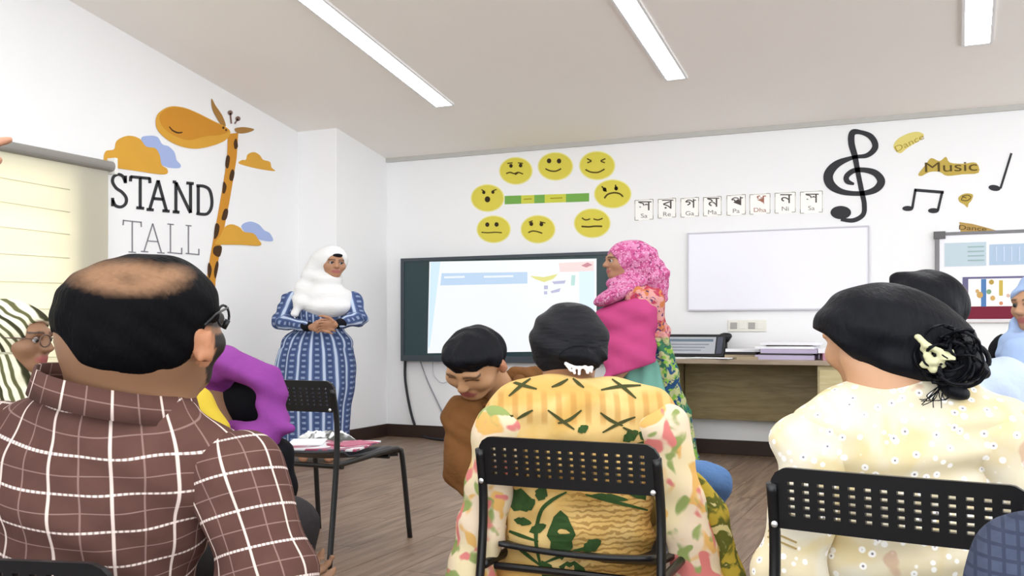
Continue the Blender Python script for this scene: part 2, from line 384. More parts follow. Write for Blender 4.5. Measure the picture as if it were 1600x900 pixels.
# words, drawn as slab letters
def letters(word, boxes, wd, m, label, off):
    o = wallthing('word_sticker', ((boxes[0][0]+boxes[-1][1])/2/2.8125, 140+(boxes[0][2]+boxes[-1][3])/2/2.8125), 'L', label, 'wall lettering', 'words on the left wall')
    G = {'S': [[(.85, .22), (.72, .06), (.45, 0), (.15, .08), (.08, .25), (.3, .43), (.65, .54), (.9, .7), (.88, .88), (.6, 1), (.25, .97), (.08, .8)], [(.86, .02), (.86, .26)], [(.08, .74), (.08, 1)]],
         'T': [[(0, .02), (1, .02)], [(.02, 0), (.0, .17)], [(.98, 0), (1, .17)], [(.5, .02), (.5, .98)], [(.3, .99), (.7, .99)]],
         'A': [[(.5, .02), (.12, .98)], [(.5, .02), (.88, .98)], [(.27, .62), (.73, .62)], [(-.02, .99), (.3, .99)], [(.7, .99), (1.02, .99)]],
         'N': [[(.15, .02), (.15, .98)], [(.15, .02), (.85, .98)], [(.85, .02), (.85, .98)], [(0, .99), (.32, .99)], [(.65, .01), (1, .01)], [(0, .01), (.16, .01)]],
         'D': [[(.12, .02), (.12, .98)], [(0, .02), (.5, .01), (.85, .12), (1, .45), (.95, .75), (.7, .96), (.3, 1), (0, .99)]],
         'L': [[(.2, .02), (.2, .98)], [(0, .02), (.42, .02)], [(0, .98), (.95, .98)], [(.96, .78), (.96, 1)]]}
    for ch, (x0, x1, y0, y1, sk) in zip(word, boxes):
        q = []
        for st in G[ch]:
            pts = [((x0+(x1-x0)*u), y0+(y1-y0)*v_+sk*u, wd) for u, v_ in st]
            q += ribbon(c1w(pts), sub=5 if len(pts) > 2 else 1)
        plate('letter', q, 'L', off, .002, m, o)
letters('STAND', [(488, 560, 370, 512, 6), (572, 658, 380, 518, 8), (645, 742, 392, 528, 8), (758, 850, 404, 538, 8), (862, 930, 420, 545, 8)], 13, GRY, 'dark grey slab-serif word STAND on the left wall', .002)
letters('TALL', [(540, 620, 572, 712, 8), (620, 720, 582, 712, 8), (735, 800, 588, 718, 6), (815, 875, 594, 722, 6)], 5, LGR, 'thin pale grey word TALL under the dark word on the left wall', .002)
# ================================================================ back wall stickers
YEL = mat('sticker_yellow', rgbw(236, 222, 88), .6, .2, noise=.05, nscale=5)
YELP = mat('sticker_pale_yellow', rgbw(252, 246, 170), .6, .2)
EMO = mat('sticker_ink', rgb(96, 78, 22), .7)
EMD = mat('sticker_dark_ink', rgb(60, 44, 20), .7)
def c4(x, y): return (600+x/4, 220+y/4)
def emoji(cx, cy, rx, ry, label, eyes, strokes, blobs=()):
    c = c4(cx, cy); o = wallthing('smiley_sticker', c, 'B', label, 'smiley sticker', 'round yellow smileys on the back wall')
    plate('paper_rim', [oval(c[0], c[1], rx/4+1.3, ry/4+1.3, 36)], 'B', .001, .0015, YELP, o)
    plate('face_disc', [oval(c[0], c[1], rx/4-.4, ry/4-.4, 36)], 'B', .0025, .0015, YEL, o)
    for ex, ey, er in eyes: plate('eye', [oval(*c4(ex, ey), er/4, er/4*1.1, 12)], 'B', .004, .001, EMD, o)
    for st in strokes: plate('mouth' if len(st) > 2 and st[0][1] > cy-5 else 'brow', ribbon([(*c4(x, y), wd/4) for x, y, wd in st]), 'B', .004, .001, EMO, o)
    for bx, by, bx2, by2 in blobs: plate('open_mouth', [oval(*c4(bx, by), bx2/4, by2/4, 16)], 'B', .004, .001, EMD, o)
S = lambda *p, wd=9: [(x, y, wd) for x, y in p]
emoji(825, 188, 100, 82, 'smiley sticker with raised brow and zigzag mouth, left of the top row', [(795, 157, 11), (855, 155, 11)], [S((765, 205), (790, 198), (815, 205), (840, 198), (870, 208), wd=8), S((820, 212), (838, 200), wd=9), S((772, 142), (805, 138), wd=7), S((838, 138), (870, 142), wd=7)])
emoji(1072, 160, 106, 84, 'happy smiley sticker with dot eyes and a smile, middle of the top row', [(1033, 126, 14), (1095, 127, 14)], [S((1010, 175), (1040, 188), (1075, 190), (1108, 175))])
emoji(1333, 155, 108, 86, 'laughing smiley sticker with squeezed eyes, right of the top row', [], [S((1260, 180), (1295, 196), (1340, 197), (1380, 177)), S((1270, 112), (1298, 126), wd=8), S((1298, 128), (1272, 138), wd=8), S((1385, 112), (1355, 126), wd=8), S((1355, 128), (1382, 138), wd=8)])
emoji(648, 358, 100, 82, 'surprised smiley sticker with round open mouth, left of the green and yellow strip', [(625, 323, 10), (682, 321, 10)], [S((610, 305), (632, 318), wd=7), S((705, 305), (682, 312), wd=7)], [(648, 366, 17, 19)])
emoji(1430, 332, 112, 86, 'angry frowning smiley sticker, right of the green and yellow strip', [(1380, 305, 12), (1452, 298, 12)], [S((1378, 360), (1400, 335), (1440, 325), (1475, 332), (1495, 350), wd=10), S((1362, 285), (1392, 318), wd=9), S((1448, 275), (1452, 305), wd=9)])
emoji(686, 553, 102, 82, 'smiley sticker with dot eyes and flat mouth, left of the bottom row', [(647, 524, 13), (705, 523, 13)], [S((610, 572), (650, 575), (695, 572), (738, 575), wd=7)])
emoji(963, 553, 104, 84, 'sad smiley sticker with worried eyes, middle of the bottom row', [(922, 520, 12), (985, 522, 12)], [S((903, 574), (930, 564), (960, 568), (990, 578), wd=8), S((905, 510), (930, 500), wd=7), S((975, 506), (1010, 514), wd=7)])
emoji(1302, 515, 110, 88, 'tired smiley sticker with closed eyes and flat mouth, above the pink headscarf', [], [S((1235, 535), (1280, 538), (1320, 534), (1365, 535), wd=10), S((1238, 482), (1262, 495), (1290, 488), wd=8), S((1310, 488), (1338, 495), (1368, 485), wd=8)])
sb = wallthing('paper_strip', c4(1020, 362), 'B', 'green and yellow paper strip between the smiley stickers', 'paper banner')
GRN = mat('paper_green', rgbw(126, 184, 84), .7); YG = mat('paper_yellow_green', rgbw(224, 226, 84), .7)
for x0, x1, m in ((755, 858, GRN), (858, 940, YG), (940, 1005, GRN), (1005, 1138, YG), (1138, 1282, GRN)):
    ys = lambda x: 345-(x-755)*.034
    plate('paper_piece', [[c4(x0, ys(x0)), c4(x1, ys(x1)), c4(x1, ys(x1)+52), c4(x0, ys(x0)+52)]], 'B', .001, .0015, m, sb)
for x0, x1 in ((875, 925), (1040, 1115)): plate('ink_line', line(*c4(x0, ys(x0)+25), *c4(x1, ys(x1)+24), 1.6), 'B', .003, .0008, mat('ink_olive', rgb(190, 170, 40), .7), sb)
# Sa Re Ga Ma letter cards
CARD = mat('card_paper', rgb(250, 249, 244), .7); INK = mat('card_ink', rgb(92, 84, 80), .7); INKR = mat('card_ink_red', rgb(190, 130, 110), .7)
BENG = 'সরগমপধনস'; LATN = ['Sa', 'Re', 'Ga', 'Ma', 'Pa', 'Dha', 'Ni', 'Sa']
def wall_text(name, s, cx, cy, hpx, m, parent, off, plane='B', rot=0, xs=1.0):
    cu = bpy.data.curves.new(name, 'FONT'); cu.body = s; cu.align_x = 'CENTER'; cu.align_y = 'CENTER'; cu.size = 1
    t = bpy.data.objects.new(name, cu); COL.objects.link(t)
    me = bpy.data.meshes.new_from_object(t.evaluated_get(bpy.context.evaluated_depsgraph_get())); bpy.data.objects.remove(t)
    n = len(me.vertices)
    if not n: return None
    co = np.zeros(n*3); me.vertices.foreach_get('co', co); co = co.reshape(-1, 3)
    mn, mxx = co[:, :2].min(0), co[:, :2].max(0); sc = hpx/(mxx[1]-mn[1]); ctr = (mn+mxx)/2
    x = (co[:, 0]-ctr[0])*sc*xs; y = -(co[:, 1]-ctr[1])*sc
    cr, sr = math.cos(rot), math.sin(rot)
    P = np.array([BW(cx+a*cr-b*sr, cy+a*sr+b*cr, off) for a, b in zip(x, y)])
    q = parent; of = np.zeros(3)
    while q is not None: of += np.array(q.location); q = q.parent
    me.vertices.foreach_set('co', (P-of).ravel()); me.materials.clear(); me.materials.append(m); me.update()
    return link(bpy.data.objects.new(name, me), parent)
cxs = [(140, 278, 590, 740), (303, 437, 582, 725), (463, 598, 577, 718), (622, 757, 570, 710), (787, 927, 557, 705), (948, 1100, 550, 698), (1125, 1278, 540, 690), (1303, 1468, 532, 690)]
crd = ['first', 'second', 'third', 'fourth', 'fifth', 'sixth', 'seventh', 'last']
for i, (x0, x1, y0, y1) in enumerate(cxs):
    k = lambda x, y: (960+x/4.5, 180+y/4.5)
    ctr = k((x0+x1)/2, (y0+y1)/2)
    o = wallthing('letter_card', ctr, 'B', f'white letter card, {crd[i]} from the left in the row above the whiteboard', 'letter card', 'note-name cards above the whiteboard')
    plate('card_sheet', [[k(x0, y0+4), k(x1, y0-4), k(x1, y1-4), k(x0, y1+4)]], 'B', .001, .0015, CARD, o)
    for (ax, ay, sx_, sy_) in ((x0+5, y0+9, 1, 1), (x1-5, y0+1, -1, 1), (x0+5, y1-1, 1, -1), (x1-5, y1-9, -1, -1)):
        plate('corner_mark', line(*k(ax, ay), *k(ax+sx_*26, ay), .9)+line(*k(ax, ay), *k(ax, ay+sy_*26), .9), 'B', .003, .0006, mat('card_border', rgb(170, 160, 148), .7), o)
    for e in (line(*k(x0+5, y0+9), *k(x0+5, y1-1), .5), line(*k(x1-5, y0+1), *k(x1-5, y1-9), .5), line(*k(x0+5, y0+9), *k(x1-5, y0+1), .5)): plate('border_line', e, 'B', .003, .0006, mat('card_border', (1,1,1,1)), o)
    my = (y0+y1)/2
    wall_text('main_letter', BENG[i], *k((x0+x1)/2+5, my-28), 14, INKR if i == 5 else INK, o, .004, xs=1.3)
    wall_text('note_name', LATN[i], *k((x0+x1)/2, my+42), 6.5, INKR if i == 5 else mat('card_ink_pale', rgb(150, 142, 136), .7), o, .004, xs=1.3)
# treble clef and notes
def c7(x, y): return (1260+x/4.09, 160+y/4.09)
tc = wallthing('treble_clef_sticker', c7(300, 470), 'B', 'large dark grey treble clef sticker on the back wall', 'wall sticker')
pts = [(305, 522, 14), (262, 505, 34), (258, 472, 34), (300, 438, 32), (365, 432, 32), (440, 452, 42), (478, 505, 52), (440, 558, 42), (350, 582, 30), (230, 572, 36), (155, 525, 58), (142, 460, 60), (195, 395, 46), (300, 352, 24), (390, 338, 30), (440, 285, 40), (415, 222, 38), (350, 192, 28), (295, 195, 40), (288, 260, 42), (310, 345, 38), (330, 450, 32), (354, 570, 32), (370, 650, 32), (362, 718, 30), (300, 754, 28), (220, 748, 22)]
plate('clef_stroke', ribbon([(*c7(x, y), w_/4.09) for x, y, w_ in pts], sub=7), 'B', .001, .003, GRY, tc)
plate('clef_ball', [oval(*c7(220, 704), 66/4.09, 42/4.09, 24)], 'B', .001, .004, GRY, tc)
bn = wallthing('beamed_notes_sticker', c7(750, 630), 'B', 'pair of beamed quaver note stickers beside the treble clef', 'wall sticker')
for nm, q in (('beam', line(*c7(690, 560), *c7(878, 575), 4.6)), ('stem', line(*c7(697, 556), *c7(677, 675), 4)), ('stem', line(*c7(868, 572), *c7(840, 690), 4)), ('note_head', [oval(*c7(648, 678), 8.6, 4, 16)]), ('note_head', [oval(*c7(812, 692), 8.6, 4, 16)])):
    plate(nm, q, 'B', .001, .003, GRY, bn)
qn = wallthing('single_note_sticker', c7(1240, 440), 'B', 'single crotchet note sticker at the far right of the back wall', 'wall sticker')
plate('stem', line(*c7(1310, 325), *c7(1240, 550), 3.6), 'B', .001, .003, GRY, qn); plate('note_head', [oval(*c7(1202, 547), 9.5, 4.6, 18, .15)], 'B', .001, .003, GRY, qn)
GOLD = mat('paper_gold', rgbw(206, 178, 84), .7, noise=.1, nscale=14); GOLDP = mat('paper_pale_gold', rgbw(240, 224, 130), .7); TANP = mat('paper_tan', rgbw(196, 160, 92), .7, noise=.1, nscale=14)
def c5(x, y): return (1380+x/5, 190+y/5)
o = wallthing('word_cutout', c5(200, 170), 'B', 'pale yellow slanted oval word cut-out right of the treble clef', 'paper cut-out')
plate('paper_shape', [catmull([c5(80, 200), c5(110, 140), c5(190, 95), (c5(270, 80)), c5(318, 105), c5(280, 150), c5(190, 205), c5(130, 248)], 4, True)], 'B', .001, .002, GOLDP, o)
wall_text('lettering', 'Dance', *c5(205, 165), 9, mat('ink_gold', rgb(196, 170, 70), .7), o, .004, rot=-.45, xs=1.5)
o = wallthing('word_cutout', c5(520, 360), 'B', 'golden paper cut-out of the word Music with underline', 'paper cut-out')
plate('paper_shape', [catmull([c5(275, 410), c5(330, 340), c5(375, 285), c5(440, 310), c5(490, 275), c5(520, 320), c5(620, 330), c5(725, 322), c5(745, 400), c5(620, 412), c5(500, 424), c5(440, 392), c5(360, 395), c5(300, 425)], 3, True)], 'B', .001, .002, GOLD, o)
wall_text('lettering', 'Music', *c5(530, 352), 15, mat('ink_brown', rgb(104, 84, 34), .7), o, .004, rot=-.03, xs=1.7)
o = wallthing('heart_cutout', c5(645, 615), 'B', 'small golden heart-shaped paper cut-out below the word Music', 'paper cut-out')
plate('paper_shape', [catmull([c5(590, 590), c5(640, 562), c5(700, 570), c5(690, 615), c5(668, 640), c5(658, 672), c5(635, 650), c5(595, 625)], 3, True)], 'B', .001, .002, GOLD, o)
plate('ink_swirl', ribbon([(*c5(*p), 1.3) for p in ((615, 585), (660, 575), (685, 592), (655, 618), (612, 612), (625, 590), (650, 598))]), 'B', .0035, .0008, mat('ink_brown', (1,1,1,1)), o)
o = wallthing('pennant_cutout', c5(720, 830), 'B', 'tan paper pennant above the notice board', 'paper cut-out')
plate('paper_shape', [[c5(595, 785), c5(700, 800), c5(820, 832), c5(905, 858), c5(740, 862), c5(605, 862)]], 'B', .001, .002, TANP, o)
wall_text('lettering', 'Dance', *c5(700, 832), 7, mat('ink_brown', (1,1,1,1)), o, .004, rot=.06, xs=1.7)
# ================================================================ display, boards, desk
BLK = mat('black_plastic', rgb(26, 27, 30), .4, .4)
def slab(name, px, off, thick, m, parent, plane='B'):
    return plate(name, [px], plane, off, thick, m, parent)
def rectB(x0, x1, z0, z1, y0, y1, name, m, parent=None, bev=0):
    o = box_obj(name, x0, x1, -y1, -y0, z0, z1, m, None, bev)
    if parent is not None: o.location = Vector(o.location)-Vector(parent.location); o.parent = parent
    return o
a = BW(626, 404, .09); b = BW(622, 564, .09); c = BW(955, 399, .09)
x0, x1, z0, z1 = a[0], c[0], b[2], a[2]
tv = empty('display_screen', ((x0+x1)/2, -.05, z0), 0, 'large black-framed wall display showing a bright slide', 'display')
FRM = mat('display_bezel', rgb(74, 84, 92), .4, .4)
rectB(x0, x1, z0, z1, .02, .08, 'housing', FRM, tv, .008)
for n_, A in (('bezel', (x0, x1, z1-.03, z1)), ('bezel', (x0, x1, z0, z0+.055)), ('bezel', (x0, x0+.035, z0+.055, z1-.03)), ('bezel', (x1-.035, x1, z0+.055, z1-.03))): rectB(*A, .08, .094, n_, FRM, tv, .003)
def emit(name, col, s):
    s *= .43 if min(col[:3]) > .85 else .6
    return mat(name, (col[0]*.1, col[1]*.1, col[2]*.1, 1), .25, .4, emis=col, estr=s)
E = 1.0
sx0, sx1, sz0, sz1 = x0+.035, x1-.035, z0+.055, z1-.03
rectB(sx0, sx1, sz0, sz1, .078, .083, 'dark_panel', mat('screen_dark', rgb(36, 58, 62), .2, .5, emis=rgb(34, 60, 64), estr=.2), tv)
def scr(px, py): return BW(px, py, .084)
def scell(name, pts, col, s=E, off=.0845):
    P = [BW(x, y, off) for x, y in pts]
    n = len(P); V = [tuple(p) for p in P]+[(p[0], p[1]+.001, p[2]) for p in P]
    Fc = [tuple(range(n)), tuple(range(2*n-1, n-1, -1))]+[(i, (i+1) % n, (i+1) % n+n, i+n) for i in range(n)]
    return mesh_obj(name, V, Fc, emit(f'screen_{name}_{len(MATS)}', rgb(*col), s), tv, world=True)
scell('slide', [(671, 409), (932, 404), (932, 548), (668, 552)], (250, 253, 255), .95)
scell('slide_margin', [(673, 409.5), (688, 409), (672, 540), (669, 545)], (206, 230, 252), .95, .0855)
scell('slide_header', [(690, 427), (824, 425), (824, 443), (688, 446)], (196, 220, 246), .92, .0855)
for q in ([(694, 432), (726, 431), (726, 434), (694, 435)], [(756, 431), (802, 430), (802, 433), (756, 434)]): scell('header_line', q, (244, 250, 255), .95, .0865)
scell('slide_ribbon', [(873, 411), (928, 408), (928, 424), (875, 425)], (250, 214, 212), .92, .0855)
scell('slide_emblem', [(908, 415), (918, 410), (926, 414), (916, 418)], (216, 150, 160), .9, .0865)
scell('slide_leaf', [(828, 431), (850, 433), (872, 428), (864, 436), (850, 441), (836, 436)], (240, 236, 150), .92, .0855)
for q in ([(850, 446), (856, 446), (856, 452), (850, 452)], [(850, 455), (855, 455), (855, 460), (850, 460)], [(860, 455), (876, 450), (874, 456), (862, 458)], [(862, 440), (884, 438), (882, 443), (866, 444)]): scell('slide_icon', q, (196, 196, 226), .9, .0865)
scell('slide_icon', [(893, 430), (899, 430), (898, 446), (892, 446)], (196, 232, 226), .9, .0865)
scell('slide_column', [(905, 424), (929, 423), (929, 545), (906, 545)], (214, 232, 252), .92, .0855)
# cables
CBL = mat('cable_dark', rgb(52, 52, 58), .5); CBG = mat('cable_grey', rgb(170, 172, 180), .5)
def cable(pts, r, m, label):
    w_ = [BW(x, y, .015) if len(p) == 2 else p for p in pts for x, y in [p[:2]]]
    v, f = tube_pts(catmull(w_, 6), r, 8); tag(mesh_obj('cable', v, f, m, smooth=True, world=True), label, 'cable', 'cables below the display')
cable([(633, 563), (633, 590), (637, 620), (643, 648), (648, 664)], .012, CBL, 'thick dark cable hanging from the display to the baseboard')
cable([(657, 565), (668, 595), (682, 625), (694, 650)], .006, CBG, 'thin grey cable slanting down from the display to the right')
cable([(676, 566), (678, 586), (690, 598), (702, 592), (706, 568)], .004, mat('cable_white', rgb(214, 214, 220), .5), 'thin white cable looping under the display')
fc = []
for x, y in ((652, 682), (680, 688), (710, 690), (745, 692)):
    r_ = ray(x, y); t = -1/r_[2]; p = CP+r_*t; fc.append((p[0], p[1], .012))
v, f = tube_pts(catmull(fc, 6), .012, 8); tag(mesh_obj('cable', v, f, CBL, smooth=True, world=True), 'dark cable lying on the floor along the baseboard', 'cable', 'cables below the display')
# whiteboard
def pxbox(tl, br, off=.0):
    a, b = BW(*tl, off), BW(*br, off); return a[0], b[0], b[2], a[2]
x0, x1, z0, z1 = pxbox((1076, 366), (1356, 481), .03)
wb_ = empty('whiteboard', ((x0+x1)/2, -.02, z0), 0, 'blank whiteboard with thin aluminium edge above the desk', 'whiteboard')
rectB(x0, x1, z0, z1, .006, .022, 'board_panel', mat('whiteboard_surface', (.83, .825, .9, 1), .3, .5), wb_)
ALU = mat('aluminium_edge', rgb(214, 212, 220), .4, .5)
for n_, A in (('edge', (x0-.01, x1+.01, z1, z1+.012)), ('edge', (x0-.01, x1+.01, z0-.014, z0)), ('edge', (x0-.012, x0, z0, z1)), ('edge', (x1, x1+.012, z0, z1))): rectB(*A, .003, .028, n_, ALU, wb_, .003)
# notice board
x0, _, _, z1 = pxbox((1468, 368), (1600, 400), .03); z0 = BW(1490, 500, .03)[2]; x1 = x0+2.0
nb = empty('notice_board', ((x0+x1)/2, -.02, z0), 0, 'white notice board with grey frame and pinned charts at the right edge', 'notice board')
rectB(x0, x1, z0, z1, .004, .02, 'board_panel', mat('notice_panel', (.86, .86, .9, 1), .6), nb)
NF = mat('notice_frame', rgb(140, 138, 142), .4, .4)
for A in ((x0-.03, x1+.03, z1, z1+.022), (x0-.03, x0, z0, z1), (x1, x1+.03, z0, z1)): rectB(*A, .002, .03, 'frame_bar', NF, nb, .004)
rectB(x0-.03, x1+.03, z0-.02, z0, .002, .03, 'frame_bar', mat('notice_frame_pale', rgb(226, 222, 222), .5), nb, .004)
rectB(x0-.04, x0+.04, z1-.025, z1+.03, .03, .034, 'corner_piece', mat('notice_corner', rgb(110, 108, 108), .4), nb, .003)
def nbp(name, tl, br, col, off, rough=.6):
    a = pxbox(tl, br, off); return rectB(a[0], a[1], a[2], a[3], off-.002, off, name, mat(f'print_{col}', rgb(*col), rough), nb)
nbp('chart', (1476, 380), (1541, 415), (206, 224, 234), .0225); nbp('chart', (1546, 382), (1640, 412), (196, 220, 244), .0225)
for i in range(4): nbp('chart_line', (1512, 385+i*7), (1538, 386.2+i*7), (178, 208, 208), .0245)
for i in range(4): nbp('chart_line', (1556+i*12, 385), (1557.5+i*12, 408), (214, 228, 248), .0245)
nbp('poster', (1504, 433), (1640, 498), (122, 118, 160), .0225); nbp('poster_sheet', (1513, 436), (1640, 479), (250, 246, 244), .0245)
nbp('poster_band', (1502, 479), (1640, 498), (138, 28, 58), .0248); nbp('poster_stripe', (1533, 436), (1541, 479), (94, 146, 208), .0262); nbp('poster_stripe', (1561, 438), (1567, 462), (232, 204, 96), .0262)
for (x, y, r_, c_) in ((1531, 461, 5, (236, 190, 110)), (1527, 455, 3, (240, 200, 130)), (1545, 456, 4, (150, 190, 150)), (1549, 441, 4, (214, 180, 90)), (1551, 466, 4, (238, 190, 110)), (1564, 474, 3, (240, 160, 120)), (1575, 462, 3, (246, 210, 190))):
    p = [BW(*q, 0) for q in oval(x, y, r_, r_, 10)]
    n = len(p); V = [(q[0], -.0275, q[2]) for q in p]+[(q[0], -.0262, q[2]) for q in p]
    mesh_obj('printed_flower', V, [tuple(range(n)), tuple(range(2*n-1, n-1, -1))]+[(i, (i+1) % n, (i+1) % n+n, i+n) for i in range(n)], mat(f'print_{c_}', rgb(*c_), .6), nb, world=True)
# desk along the back wall
def woodmat(name, c0, c1_, sc=(1.2, 9, 9)):
    g = NG(name, .45, .35); v = g.mapp(g.obj(), sc); f = g.noise(v, 3, 5, .8)
    return g.done(g.mix(g.step(f, .3, .7), rgb(*c0), rgb(*c1_)))
WOOD = woodmat('desk_wood', (150, 132, 92), (176, 158, 116)); WOODL = woodmat('desk_wood_pale', (222, 204, 150), (236, 222, 176))
dx0, dx1, DZ, DD = BW(1040, 560, .55)[0], 7.2, .775, .62
dk = empty('desk', ((dx0+dx1)/2, -.31, 0), 0, 'long wooden desk against the back wall, loaded with papers', 'desk')
rectB(dx0, dx1, DZ-.035, DZ, .01, DD, 'desk_top', woodmat('desk_top_wood', (170, 150, 128), (190, 172, 150)), dk, .004)
PXs = BW(1282, 600, .4)[0]
rectB(dx0+.04, PXs, .285, DZ-.036, .1, .125, 'modesty_panel', WOOD, dk, .002)
rectB(dx0, dx0+.03, 0, DZ-.036, .04, DD-.06, 'side_panel', WOOD, dk, .002)
rectB(PXs, PXs+.52, .02, DZ-.036, .06, DD-.05, 'drawer_unit', WOODL, dk, .003)
for k in range(3): 
    dr = rectB(PXs+.015, PXs+.505, .05+k*.225, .26+k*.225, DD-.05, DD-.03, 'drawer', WOODL, dk, .003)
    h = box_obj('handle', -.06, .06, -.03, -.012, .11, .122, ALU, dr, .003)
rectB(dx1-.03, dx1, 0, DZ-.036, .04, DD-.06, 'side_panel', WOOD, dk, .002)
# wall socket panel
x0, x1, z0, z1 = pxbox((1138, 500), (1198, 518), .0)
so = empty('socket_panel', ((x0+x1)/2, -.006, z0), 0, 'white wall socket panel above the desk papers', 'wall socket')
SOW = mat('socket_white', rgb(236, 234, 224), .4, .4); SOG = mat('socket_grey', rgb(196, 194, 186), .5)
rectB(x0, x1, z0, z1, .0, .012, 'cover_plate', SOW, so, .003)
for i in range(4):
    xx = x0+(x1-x0)*(.06+.235*i); rectB(xx, xx+.2*(x1-x0)*.9, z0+.02, z1-.02, .012, .016, 'rocker_switch' if i != 2 else 'socket_face', SOW if i % 2 else SOG, so, .002)
# things on the desk
def desk_pt(px, y): # x on the desk at depth y from the wall
    r = ray(px, 540); t = (-y-CP[1])/r[1]; return (CP+r*t)[0]
def sheet(name, px, y, wx, wy, z, th, rz, m, label, cat, group=None, bev=.001):
    b = bmesh.new(); box(b, -wx/2, wx/2, -wy/2, wy/2, 0, th, bev if th > .004 else 0)
    o = bm_obj(name, b, m, None, (desk_pt(px, y), -y, DZ+z)); o.rotation_euler = (0, 0, rz); return tag(o, label, cat, group)
PAP = mat('paper_white', rgb(240, 240, 244), .7, noise=.03); PAL = mat('paper_lilac', rgb(208, 196, 226), .7); PAT = mat('paper_tan_folder', rgb(190, 170, 140), .7); PAR = mat('paper_rose', rgb(206, 150, 170), .7); PAB = mat('folder_dark', rgb(66, 60, 62), .6)
sheet('paper_sheet', 1085, .42, .42, .3, 0, .004, .05, PAP, 'flat white sheet lying on the desk in front of the framed panel', 'paper')
sheet('paper_sheet', 1112, .52, .34, .18, .004, .006, -.2, PAP, 'white sheet at the front desk edge, left of the book stacks', 'paper')
sheet('folder', 1162, .3, .26, .28, 0, .03, .12, PAT, 'tan folder under the white papers right of the pen holder', 'folder')
sheet('folder', 1164, .28, .24, .24, .03, .022, -.1, PAB, 'dark folder in the pile right of the pen holder', 'folder')
sheet('paper_stack', 1162, .27, .27, .25, .052, .02, .2, PAP, 'white paper stack on top of the dark folder', 'paper stack')
sheet('paper_stack', 1164, .52, .16, .12, 0, .02, .5, PAT, 'crumpled tan papers at the front desk edge between the piles', 'paper stack')
zc = 0
for i, (m, th, wx, rz, lb) in enumerate(((PAL, .035, .62, .02, 'thick lilac book at the bottom of the right-hand stack'), (PAB, .012, .58, -.05, 'dark folder above the bottom lilac book of the right-hand stack'), (PAL, .032, .6, .06, 'pale lilac book in the middle of the right-hand stack'), (PAP, .02, .62, -.03, 'white papers near the top of the right-hand stack'), (PAB, .008, .5, .1, 'thin dark folder under the topmost sheets of the right-hand stack'), (PAP, .022, .6, .0, 'topmost white paper pile on the right-hand stack'))):
    sheet('book' if m is PAL else 'paper_stack' if m is PAP else 'folder', 1231+(i % 3)*3, .36, wx-.2, .34, zc, th-.001, rz*.4, m, lb, 'book' if m is PAL else 'papers'); zc += th
sheet('paper_stack', 1306, .42, .2, .3, 0, .05, .2, PAR, 'rose-tinted paper stack beside the lilac books', 'papers')
sheet('paper_stack', 1306, .4, .19, .28, .051, .035, -.1, PAP, 'white paper stack on the rose-tinted papers', 'papers')
# framed tilted panel
fpx = desk_pt(1076, .3); fp = empty('tilted_picture_frame', (fpx, -.25, DZ), 0, 'black-framed tilted print standing on the desk at left', 'picture frame')
def tilt(name, x0, x1, s0, s1, y0, y1, m):
    b = bmesh.new(); box(b, x0, x1, y0, y1, s0, s1, .002); o = bm_obj(name, b, m, fp); o.rotation_euler = (-.45, 0, 0); o.location = (0, 0, .012); return o
tilt('frame', -.26, .26, 0, .19, 0, .02, BLK); tilt('printed_sheet', -.22, .19, .02, .165, -.004, 0, mat('panel_print', rgb(196, 200, 206), .4)); tilt('sheet_heading', -.2, .17, .125, .145, -.006, -.004, mat('panel_heading', rgb(120, 140, 156), .4))
for k in range(3): tilt('text_line', -.19, .14-.03*k, .095-.025*k, .103-.025*k, -.006, -.004, mat('panel_text', rgb(160, 166, 176), .5))
tilt('side_strip', .2, .245, .02, .165, -.004, 0, mat('panel_strip', rgb(84, 88, 104), .4))
# webcam-like black knob on a stalk
kx = desk_pt(1134, .12); kn = empty('desk_microphone', (kx, -.12, DZ), 0, 'small black desk microphone on a short stem behind the papers', 'microphone')
def lathe(name, prof, m, parent, seg=20, smooth=True):
    V = [(r*math.cos(2*math.pi*k/seg), r*math.sin(2*math.pi*k/seg), z) for r, z in prof for k in range(seg)]
    Fc = [(i*seg+k, i*seg+(k+1) % seg, (i+1)*seg+(k+1) % seg, (i+1)*seg+k) for i in range(len(prof)-1) for k in range(seg)]
    return mesh_obj(name, V, Fc, m, parent, smooth)
lathe('foot', [(0, 0), (.07, 0), (.07, .012), (.02, .02), (0, .02)], BLK, kn); lathe('stem', [(0, .018), (.014, .018), (.013, .13), (0, .13)], BLK, kn); lathe('capsule', [(0, .12), (.02, .12), (.05, .165), (.045, .185), (.02, .195), (0, .196)], BLK, kn)
